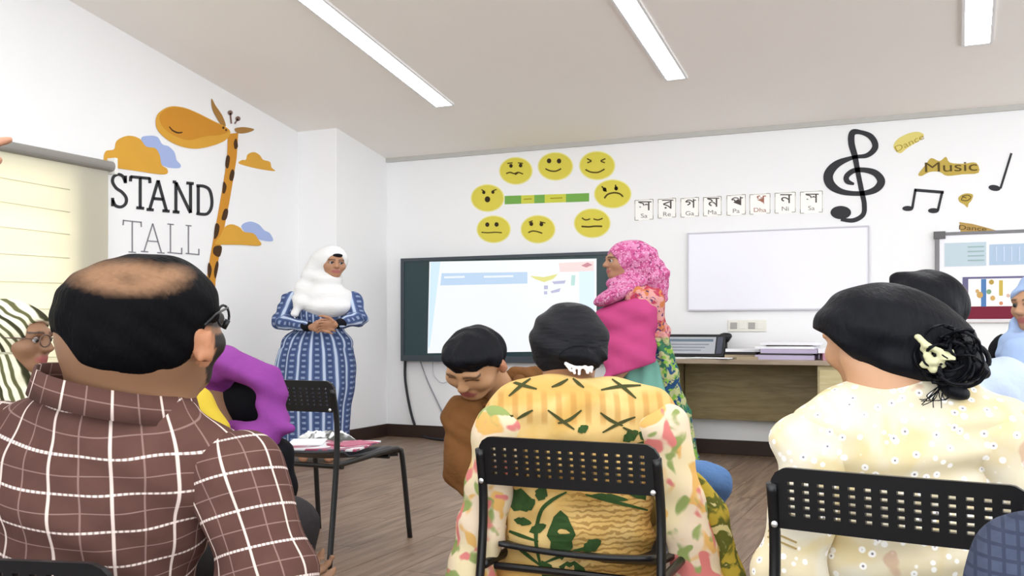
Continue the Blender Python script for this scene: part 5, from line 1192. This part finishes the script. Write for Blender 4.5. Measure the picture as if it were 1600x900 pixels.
def orange_woman():
    d = 2.6; r = new_person(900, 2.68, 'woman with a low bun in an orange printed tunic, seated in the centre')
    c = Q(889, 527, 2.8); fw = [.05, .86, -.5]
    H = Field(); H.ell(c, [.085, .1, .1], None, .03); H.ell(Q(890, 545, 2.78), [.077, .085, .085], None, .04)
    B = Field(); hd = head(B, c+np.array([0, .02, -.01]), fw, [0, .5, .86], .92); B.chain([Q(889, 556, 2.82), Q(888, 612, 2.74)], [.05, .062], .04); B.ell(Q(889, 606, 2.7), [.09, .05, .03], None, .03); B.cap(Q(895, 650, 2.65), Q(900, 880, 2.65), .09, .1, .05)
    SL, SR, EL, ER = Q(788, 655, 2.62), Q(1028, 652, 2.6), Q(730, 925, 2.57), Q(1100, 930, 2.55); WL, WR = Q(780, 930, 2.85), Q(1030, 935, 2.83)
    B.chain([SL, EL, WL], [.04, .036, .026]); B.chain([SR, ER, WR], [.04, .036, .026]); hand(B, WL, [.4, 1, 0], [-.8, .3, -.3], .92, .5); hand(B, WR, [-.4, 1, 0], [.8, .3, -.3], .92, .5, -1)
    field_obj('body', B, .008, SKIN, r, flat(SK(186, 134, 96)))
    Hh = H.copy(); bu = Field(); bu.ell(Q(912, 558, 2.69), [.05, .04, .034], None, .02); bu.disp(lambda X, Y, Z: .004*np.sin(70*(X-.15)+90*Z+4*np.sin(30*X)))
    Hh.disp(lambda X, Y, Z: .0025*np.sin(90*Z+60*X+3*np.sin(20*X)))
    hair = field_obj('hair', Hh, .006, HAIRG, r); field_obj('bun', bu, .0055, HAIR, hair)
    K = Field()
    for x0, y0, x1, y1 in ((884, 568, 892, 580), (896, 573, 898, 584), (906, 574, 905, 585), (914, 572, 918, 583), (924, 573, 924, 582), (884, 568, 900, 574), (900, 574, 926, 574)): K.cap(Q(x0, y0, 2.655), Q(x1, y1, 2.65), .004, .0035, .003)
    field_obj('hair_claw', K, .0035, mat('claw_white', rgb(232, 228, 230), .4), r, smooth_it=0)
    T = Field(); T.ell(Q(905, 690, 2.64), [.155, .1, .15], None, .06); T.ell(Q(905, 810, 2.62), [.155, .115, .2], None, .08); T.ell(Q(905, 900, 2.68), [.19, .15, .12], None, .08)
    T.cap(SL+(SR-SL)*.12, SR+(SL-SR)*.12, .044, .044, .07); T.cap(Q(850, 622, 2.68), Q(794, 634, 2.64), .047, .048, .05); T.cap(Q(935, 622, 2.68), Q(1020, 632, 2.63), .047, .048, .05); T.cap(Q(845, 628, 2.68), Q(935, 628, 2.68), .055, .055, .06)
    T.disp(lambda X, Y, Z: .0042*np.sin(75*Z+20*np.abs(X-.16))+.003*np.sin(48*X+50*Z)); nk = Q(889, 588, 2.6)
    def neckcut(X, Y, Z): return (.085-np.sqrt(((X-nk[0])*.8)**2+((Y-2.74)*1.0)**2+((Z-nk[2]-.055)*1.3)**2)).astype(np.float32)
    T.carve(neckcut); ax = Q(905, 700, 2.62)
    tor = field_obj('tunic', T, .0075, ORGM, r, None, lambda V: np.stack([V[:, 0]-ax[0], V[:, 2], V[:, 1]*0], 1))
    for a, e, w_ in ((SL, EL, WL), (SR, ER, WR)):
        S = Field(); S.chain([a+(np.array([.16, 2.66, a[2]])-a)*.22, a+(e-a)*.05, e], [.04, .054, .05], .04); S.chain([e, e+(w_-e)*.9], [.053, .04], .03); S.disp(lambda X, Y, Z: .003*np.sin(55*Z+30*X)); field_obj('sleeve', S, .0075, SLFM, r)
    D = Field(); D.chain([Q(1075, 740, 2.58), Q(1110, 800, 2.6), Q(1128, 900, 2.6), Q(1140, 1000, 2.6)], [.02, .034, .045, .05], .03); D.disp(wav(90, 0, 20, .004)); field_obj('dupatta', D, .0075, shawl2(), r)
    L = Field(); sit_legs(L, Q(905, 905, 2.75), (.1, 1), hz=.5); field_obj('trousers', L, .014, cloth('mustard_trousers', rgb(150, 120, 60)), r)
    # printed motifs on the back of the tunic
    k = lambda x, y: (680+x/2.046, 460+y/2.046)
    def st(pts, w_=9): return ribbon([(*k(x, y), w_/2.046*(.45 if i in (0, len(pts)-1) else 1)) for i, (x, y) in enumerate(pts)], sub=5)
    X = []
    for p in ([(235, 275), (280, 290), (325, 302)], [(305, 268), (270, 295), (235, 325)], [(372, 296), (400, 285), (425, 270)], [(440, 268), (458, 284), (476, 298)], [(530, 305), (590, 294), (658, 290)], [(565, 270), (605, 300), (642, 332)],
              [(200, 382), (225, 390), (250, 388)], [(262, 398), (285, 385), (312, 370)], [(360, 370), (400, 400), (445, 432)], [(468, 370), (430, 400), (392, 412)], [(528, 378), (560, 402), (600, 420)], [(640, 392), (590, 412), (535, 442)], [(600, 425), (630, 440), (650, 446)]): tri_decal('cross_print', [tor], st(p, 11), DKG, r, None)
    Lf = []
    def leaf(x, y, L_, W_, a):
        n = 8; ca, sa = math.cos(a), math.sin(a)
        for i in range(n):
            t0, t1 = i/n, (i+1)/n; w0, w1 = W_*math.sin(math.pi*t0)**.8/2*(1+.15*math.sin(t0*30)), W_*math.sin(math.pi*t1)**.8/2*(1+.15*math.sin(t1*30))
            P = [(t0*L_, w0), (t1*L_, w1), (t1*L_, -w1), (t0*L_, -w0)]; Lf.append([k(x+p*ca-q*sa, y+p*sa+q*ca) for p, q in P])
        tri_decal('leaf_print', [tor], Lf, LEAF, r, None, .003); Lf.clear()
    for a in ((405, 850, 160, 85, -1.6), (210, 640, 110, 70, .3), (270, 690, 60, 40, -.6), (330, 660, 50, 40, -1.2), (395, 870, 90, 50, .2), (340, 850, 110, 50, 1.1), (470, 820, 70, 40, -.5), (600, 470, 60, 34, -.6), (650, 440, 70, 40, .5), (690, 500, 60, 36, 1.0), (620, 640, 110, 24, .1), (500, 640, 120, 22, .15), (455, 440, 40, 26, -.5), (700, 660, 60, 30, .4), (235, 780, 60, 34, -2.6), (300, 760, 60, 30, -.4), (250, 720, 60, 26, .2)): leaf(*a)
    for p in ([(420, 632), (370, 660), (335, 700), (322, 790), (345, 900)], [(330, 790), (270, 770), (220, 750)], [(345, 860), (420, 830), (520, 798)], [(480, 640), (560, 660), (680, 690)], [(240, 790), (290, 830), (340, 870)], [(600, 520), (650, 480), (710, 470)]): tri_decal('stem_print', [tor], st(p, 12), LEAF, r, None, .0027)
def shawl2():
    g = NG('yellow_green_dupatta', .85, .1); n = g.noise(g.obj(), 16, 3, .8); c = g.mix(g.step(n, .45, .52), rgb(206, 180, 70), rgb(110, 112, 50)); return g.done(g.mix(g.step(n, .58, .62), c, rgb(240, 226, 160)), n, .2, .02)
orange_woman()
# ---------------------------------------------------------------- 8 woman in the cream floral tunic
def cream():
    g = NG('cream_floral_cotton', .85, .12); o = g.obj(); v = g.vor(o, 40); n = g.noise(o, 7, 2, .5); n2 = g.noise(g.mapp(o, loc=(3, 8, 1)), 9, 2, .5)
    c = g.mix(g.step(n, .4, .62), rgbw(250, 241, 218), rgbw(242, 227, 190)); c = g.mix(g.math('MULTIPLY', g.step(n2, .5, .66), .5), c, rgbw(242, 214, 134))
    c = g.mix(g.math('SUBTRACT', 1.0, g.step(v, .26, .34)), c, rgb(254, 250, 244)); c = g.mix(g.math('MULTIPLY', g.math('SUBTRACT', 1.0, g.step(v, .08, .13)), .8), c, rgb(96, 86, 116))
    c = g.mix(g.math('MULTIPLY', g.step(g.noise(g.mapp(o, loc=(9, 1, 4)), 11, 2), .64, .68), .6), c, rgb(232, 180, 150))
    return g.done(c, n, .3, .03)
CRM = cream(); CRS = cloth('cream_sleeve_cotton', rgbw(250, 240, 212), .3, 9, var=.1); CRB = cloth('brown_band', rgb(206, 176, 116), .2)
def cream_woman():
    r = new_person(1425, 2.15, 'woman with a messy flowered bun in a cream floral tunic, right foreground'); d = 2.1
    t = math.radians(12); R0 = np.array([[math.cos(t), 0, -math.sin(t)], [0, 1, 0], [math.sin(t), 0, math.cos(t)]])
    H = Field(); H.ell(Q(1392, 520, 2.15), [.122, .105, .1], R0, .03); H.ell(Q(1365, 510, 2.15), [.092, .1, .092], None, .03); H.ell(Q(1440, 545, 2.13), [.09, .085, .08], None, .04); H.ell(Q(1425, 572, 2.1), [.07, .06, .04], None, .04); H.ell(Q(1340, 525, 2.16), [.07, .09, .06], None, .03)
    B = Field(); hd = head(B, Q(1372, 526, 2.19), [-.42, .9, -.22], [-.1, .1, 1], 1.0, ears=False); B.cap(Q(1345, 558, 2.12), Q(1385, 600, 2.11), .036, .05, .04); B.chain([Q(1400, 560, 2.14), Q(1405, 640, 2.12)], [.07, .08], .04); B.cap(Q(1415, 680, 2.12), Q(1425, 900, 2.12), .09, .11, .05)
    SL, SR, EL, ER = Q(1283, 680, 2.1), Q(1578, 680, 2.04), Q(1232, 900, 2.06), Q(1640, 890, 2.0); WL, WR = Q(1270, 930, 2.35), Q(1590, 930, 2.3)
    B.chain([SL, EL, WL], [.04, .036, .026]); B.chain([SR, ER, WR], [.04, .036, .026]); hand(B, WL, [.3, 1, 0], [-.8, .3, -.3], .92, .5); hand(B, WR, [-.4, 1, 0], [.8, .3, -.3], .92, .5, -1)
    field_obj('body', B, .0075, SKIN, r, flat(SK(224, 172, 134)))
    yl = lambda px: np.interp(px, [1270, 1290, 1310, 1340, 1370, 1400, 1440, 1520], [515, 524, 540, 566, 586, 600, 606, 606])
    H.carve(lambda X, Y, Z: ((HY-(Z-1)*FPX/Y-yl(CX+X*SX*FPX/Y))*.0012).astype(np.float32)); H.disp(lambda X, Y, Z: .0018*np.sin(40*X+100*Z))
    hair = field_obj('hair', H, .0065, HAIR, r)
    Bn = Field(); rng = random.Random(5)
    Bn.ell(Q(1487, 560, 2.07), [.05, .05, .046], None, .03); Bn.ell(Q(1512, 582, 2.05), [.032, .03, .022], None, .02); Bn.ell(Q(1480, 525, 2.07), [.036, .03, .026], None, .02); Bn.chain([Q(1470, 595, 2.06), Q(1488, 612, 2.03), Q(1508, 614, 2.02)], [.02, .014, .008], .02)
    Bn.disp(lambda X, Y, Z: .005*np.sin(85*X+60*Z+3*np.sin(30*Y))); field_obj('bun', Bn, .0055, HAIR, hair)
    V = []; Fc = []
    def strand(pts, rad):
        v, f = tube_pts(q2w(np.array(catmull(pts, 5))).tolist(), rad, 5); b = len(V); V.extend(v); Fc.extend([tuple(b+q for q in k) for k in f])
    for i in range(34):
        cx_, cy_ = 1488+rng.uniform(-24, 24), 556+rng.uniform(-28, 22); a0 = rng.uniform(0, 6.28); rr = rng.uniform(18, 44)
        strand([Q(cx_+rr*math.cos(a0+j*.6), cy_+rr*.8*math.sin(a0+j*.6), 2.02+rng.uniform(-.03, .02)) for j in range(5)], rng.uniform(.0016, .0042))
    strand([Q(1500, 530, 2.05), Q(1520, 524, 2.05), Q(1532, 536, 2.05), Q(1524, 548, 2.05)], .0014); strand([Q(1510, 535, 2.05), Q(1535, 545, 2.05), Q(1545, 565, 2.05), Q(1535, 590, 2.05)], .006)
    for i in range(12): strand([Q(1478+rng.uniform(-14, 10), 596, 2.03), Q(1470+rng.uniform(-22, 14), 615+rng.uniform(0, 10), 2.0), Q(1462+rng.uniform(-30, 24), 622+rng.uniform(0, 16), 1.99)], .0011)
    mesh_obj('loose_strand', q2w(np.zeros((1, 3)))*0+np.array(V), Fc, HAIR, hair, smooth=True, world=True)['kind'] = 'stuff'
    K = Field()
    for a in range(5): K.ell(Q(1458+14*math.cos(a*1.257+.3), 566+11*math.sin(a*1.257+.3), 2.005), [.0085, .006, .0085], None, .002)
    K.ell(Q(1458, 566, 2.0), [.008, .008, .008], None, .004); K.ell(Q(1446, 545, 2.01), [.009, .008, .009], None, .006); K.chain([Q(1434, 526, 2.02), Q(1448, 540, 2.0), Q(1466, 548, 2.0), Q(1472, 562, 2.0)], [.006, .006, .0055, .004], .005)
    for x in (1474, 1481, 1488): K.cap(Q(x, 548, 2.0), Q(x+3, 562, 1.995), .0035, .003, .003)
    field_obj('flower_clip', K, .0034, mat('clip_cream', rgb(240, 238, 190), .4), r, smooth_it=0)
    T = Field(); T.ell(Q(1428, 735, 2.12), [.175, .11, .17], None, .06); T.ell(Q(1425, 880, 2.12), [.17, .125, .2], None, .08); T.ell(Q(1425, 1000, 2.18), [.19, .15, .12], None, .08)
    T.cap(SL+(SR-SL)*.12, SR+(SL-SR)*.12, .05, .05, .07); T.cap(Q(1385, 645, 2.12), Q(1294, 657, 2.11), .05, .054, .05); T.cap(Q(1440, 645, 2.1), Q(1566, 657, 2.06), .05, .054, .05); T.cap(Q(1405, 640, 2.13), Q(1410, 700, 2.12), .085, .1, .06); T.cap(Q(1340, 640, 2.13), Q(1490, 640, 2.1), .048, .05, .05)
    T.disp(lambda X, Y, Z: .0055*np.sin(85*Z+8*X+2*np.sin(14*X))*(.4+.6*np.sin(9*X+1)**2)); nk = Q(1405, 590, 2.1)
    T.carve(lambda X, Y, Z: (.075-np.sqrt((X-nk[0])**2+((Y-2.2))**2+((Z-nk[2]-.05)*1.2)**2)).astype(np.float32))
    field_obj('tunic', T, .0075, CRM, r)
    for a, e, w_ in ((SL, EL, WL), (SR, ER, WR)):
        S = Field(); S.chain([a+(np.array([.32, 2.12, a[2]])-a)*.2, a+(e-a)*.05, e], [.044, .058, .056], .04); S.chain([e, e+(w_-e)*.9], [.058, .045], .03); S.disp(lambda X, Y, Z: .003*np.sin(50*Z+26*X)); sl = field_obj('sleeve', S, .0075, CRM, r)
        if a is SL:
            for y0 in (782, 792, 822, 832): tri_decal('sleeve_band', [sl], ribbon([(1178, y0, 3), (1200, y0+7, 3), (1222, y0+16, 3), (1245, y0+26, 3)], sub=4), CRB, sl, None)
    L = Field(); sit_legs(L, Q(1425, 1000, 2.25), (.3, 1), hz=.5); field_obj('trousers', L, .014, cloth('cream_trousers', rgb(226, 206, 160)), r)
cream_woman()
# ---------------------------------------------------------------- 9 person with black hair behind her
LBL = cloth('pale_blue_cotton', rgbw(206, 220, 246), .35, 14, var=.12); LBL2 = cloth('light_blue_scarf', rgbw(176, 200, 240), .4, 9, var=.2)
def black_head():
    d = 2.9; r = new_person(1465, d, 'black-haired person in a pale blue shirt behind the woman in cream floral'); c = Q(1456, 476, d)
    B = Field(); hd = head(B, c+np.array([0, .01, -.02]), [-.35, .93, -.1], [0, 0, 1], .95); B.chain([Q(1460, 520, d), Q(1462, 590, d)], [.055, .065]); B.cap(Q(1465, 620, d), Q(1465, 800, d), .09, .1)
    B.chain([Q(1372, 620, d), Q(1350, 780, d), Q(1390, 800, 3.15)], [.04, .036, .026]); B.chain([Q(1570, 615, d), Q(1600, 780, d), Q(1570, 800, 3.15)], [.04, .036, .026]); hand(B, Q(1390, 800, 3.15), [.3, 1, 0], [-.8, .3, -.3], .9); hand(B, Q(1570, 800, 3.15), [-.3, 1, 0], [.8, .3, -.3], .9, .5, -1)
    field_obj('body', B, .009, SKIN, r, flat(SK1))
    H = Field(); H.ell(c, [.082, .1, .098], None, .03); H.ell(Q(1430, 462, d), [.066, .08, .062], None, .04); H.chain([Q(1440, 440, d), Q(1398, 434, d)], [.022, .012], .03); H.disp(wav(80, 30, 40, .0025)); field_obj('hair', H, .007, HAIR, r)
    T = Field(); T.ell(Q(1468, 690, d), [.16, .11, .2], None, .06); T.cap(Q(1375, 618, d), Q(1570, 608, d), .06, .066, .06); T.cap(Q(1480, 590, d), Q(1560, 590, d), .05, .06, .05); T.ell(Q(1468, 800, 2.95), [.17, .13, .12], None, .06)
    T.chain([Q(1372, 622, d), Q(1350, 780, d), Q(1385, 800, 3.1)], [.06, .052, .04]); T.chain([Q(1575, 612, d), Q(1605, 780, d), Q(1572, 800, 3.1)], [.068, .055, .04]); T.disp(lambda X, Y, Z: .004*np.sin(70*X+40*Z)); field_obj('shirt', T, .009, LBL, r)
    L = Field(); sit_legs(L, Q(1465, 800, 2.98), (-.2, 1)); field_obj('trousers', L, .015, TR_GRY, r)
black_head()
# ---------------------------------------------------------------- 10 person in light blue at the right edge
def blue_scarf():
    d = 4.2; r = new_person(1640, d, 'person in a light blue headscarf at the right edge, before the notice board')
    B = Field(); hd = head(B, Q(1625, 474, d), [-.9, -.42, -.12], [0, 0, 1], .95, ears=False); R, c, s = hd; B.chain([Q(1627, 500, d), Q(1632, 540, d)], [.05, .06]); B.cap(Q(1635, 560, d), Q(1640, 660, d), .09, .1)
    field_obj('body', B, .0075, SKIN, r, face_col(hd, SK2)); eyes(hd, r)
    H = Field(); H.ell(c+.02*R[2]-.022*R[1], [.094, .112, .112], R, .03); H.ell(Q(1622, 512, d), [.09, .1, .06], None, .05); H.ell(Q(1622, 548, d-.03), [.135, .13, .1], None, .06); H.ell(c+.105*R[1]-.022*R[2], [.062, .088, .088], R, .012, True); H.disp(lambda X, Y, Z: .005*np.sin(60*Z+40*X)); field_obj('headscarf', H, .008, LBL2, r)
    T = Field(); T.ell(Q(1625, 590, d), [.14, .13, .2], None, .05); T.chain([Q(1595, 548, d-.12), Q(1578, 620, d-.15), Q(1560, 640, d-.3)], [.06, .055, .04]); T.ell(Q(1640, 670, d), [.16, .14, .1], None, .06); sit_legs(T, Q(1640, 690, d), (-.9, -.4)); field_obj('dress', T, .011, LBL2, r)
    K = Field(); K.ell(Q(1566, 548, d+.1), [.032, .04, .075], None, .02); K.cap(Q(1566, 548, d+.1), Q(1600, 600, d+.1), .04, .08, .04); field_obj('black_vest', K, .009, TR_BLK, r)
blue_scarf()
# ---------------------------------------------------------------- 11 navy sleeve in the bottom right corner, 12 jeans, 13 raised hand
def navy():
    g = NG('navy_check_cotton', .85, .1); o = g.obj(); x, y, z = g.sep(o); n = g.noise(o, 40, 2)
    c = g.mix(n, rgb(66, 74, 96), rgb(96, 104, 128)); c = g.mix(g.math('MULTIPLY', g.math('MAXIMUM', g.stripe(x, .016, .004), g.stripe(z, .016, .004)), .5), c, rgb(44, 50, 70)); M = g.done(c, n, .2, .005)
    d = 1.25; r = new_person(1800, 1.3, 'shoulder of a person in a dark blue checked shirt, bottom right corner')
    B = Field(); hd = head(B, Q(1830, 730, 1.3), [-.5, .85, 0], [0, 0, 1], .9); B.chain([Q(1830, 790, 1.3), Q(1830, 870, 1.3)], [.05, .06]); B.cap(Q(1830, 900, 1.3), Q(1830, 1150, 1.3), .08, .09); B.chain([Q(1655, 905, d), Q(1640, 1130, d), Q(1700, 1150, 1.5)], [.04, .035, .026]); hand(B, Q(1700, 1150, 1.5), [.3, 1, 0], [-.8, .3, -.3], .9)
    field_obj('body', B, .01, SKIN, r, flat(SK1)); Hh = Field(); R, c0, s = hd; Hh.ell(c0+.03*R[2]-.02*R[1], [.082, .1, .092], R, .02); field_obj('hair', Hh, .01, HAIR, r)
    T = Field(); T.cap(Q(1655, 905, d), Q(1640, 1130, d), .08, .065, .04); T.cap(Q(1655, 905, d), Q(1900, 895, 1.3), .075, .08, .06); T.ell(Q(1830, 1050, 1.3), [.16, .11, .2], None, .06); T.ell(Q(1830, 1170, 1.33), [.16, .13, .1], None, .06); T.disp(wav(50, 20, 40, .003)); field_obj('shirt', T, .009, M, r)
    L = Field(); sit_legs(L, Q(1830, 1170, 1.38), (.9, .5), hz=.47, kn=.36); field_obj('trousers', L, .015, TR_GRY, r)
    # jeans
    d = 3.7; r = new_person(990, 3.78, 'person in blue jeans almost hidden behind the woman in the orange tunic')
    B = Field(); hd = head(B, Q(950, 655, 3.8), [.6, .2, -.5], [.2, 0, 1], .85); B.chain([Q(955, 690, 3.8), Q(965, 720, 3.8)], [.045, .055]); B.cap(Q(970, 720, 3.8), Q(985, 770, 3.8), .08, .09); field_obj('body', B, .011, SKIN, r, flat(SK1))
    Hh = Field(); R, c0, s = hd; Hh.ell(c0+.02*R[2]-.02*R[1], [.072, .088, .082], R, .02); field_obj('hair', Hh, .011, HAIR, r); T = Field(); T.ell(Q(975, 745, 3.8), [.12, .1, .1], None, .04); field_obj('shirt', T, .012, BRNS, r)
    J = Field(); J.ell(Q(985, 780, 3.8), [.12, .11, .08], None, .04); J.chain([Q(990, 760, 3.75), Q(1095, 748, 3.65), Q(1112, 752, 3.64)], [.075, .062, .055], .04); J.chain([Q(1114, 756, 3.64), Q(1085, 880, 3.7)], [.052, .04], .03); J.chain([Q(990, 765, 3.9), Q(1060, 755, 3.95), Q(1050, 860, 3.95)], [.075, .06, .04], .03); J.disp(wav(60, 0, 60, .003)); J.cap(Q(1085, 880, 3.7), Q(1105, 912, 3.68), .035, .03); field_obj('jeans', J, .009, JEAN, r)
    # raised hand
    d = 1.7; r = new_person(-420, 1.75, 'person beyond the left edge whose raised hand shows at the picture edge')
    B = Field(); W0 = Q(-153, 272, d); hand(B, W0, [1, 0, .12], [0, .15, -1], 1.0, .3, 1, curls=[.04, .85, .95, 1.0]); B.chain([Q(-420, 640, d), Q(-330, 520, d), W0], [.05, .042, .027]); hd = head(B, Q(-520, 470, 1.75), [.5, .85, 0], [0, 0, 1], 1.0); B.chain([Q(-520, 530, 1.75), Q(-520, 600, 1.75)], [.055, .065]); B.cap(Q(-520, 640, 1.75), Q(-520, 900, 1.75), .09, .1)
    field_obj('body', B, .0055, SKIN, r, flat(SK(220, 160, 128))); Hh = Field(); R, c0, s = hd; Hh.ell(c0+.03*R[2]-.02*R[1], [.086, .105, .098], R, .02); field_obj('hair', Hh, .011, HAIR, r)
    T = Field(); T.ell(Q(-520, 780, 1.75), [.17, .12, .22], None, .06); T.cap(Q(-640, 660, 1.75), Q(-420, 655, 1.73), .06, .06, .06); T.chain([Q(-420, 645, d), Q(-330, 525, d), Q(-250, 425, d)], [.062, .055, .045]); T.chain([Q(-640, 660, 1.75), Q(-660, 860, 1.7), Q(-600, 880, 1.95)], [.06, .055, .04]); T.ell(Q(-520, 940, 1.78), [.17, .14, .12], None, .06); field_obj('shirt', T, .011, LBL, r); L = Field(); sit_legs(L, Q(-520, 950, 1.82), (.1, 1)); field_obj('trousers', L, .015, TR_GRY, r)
navy()
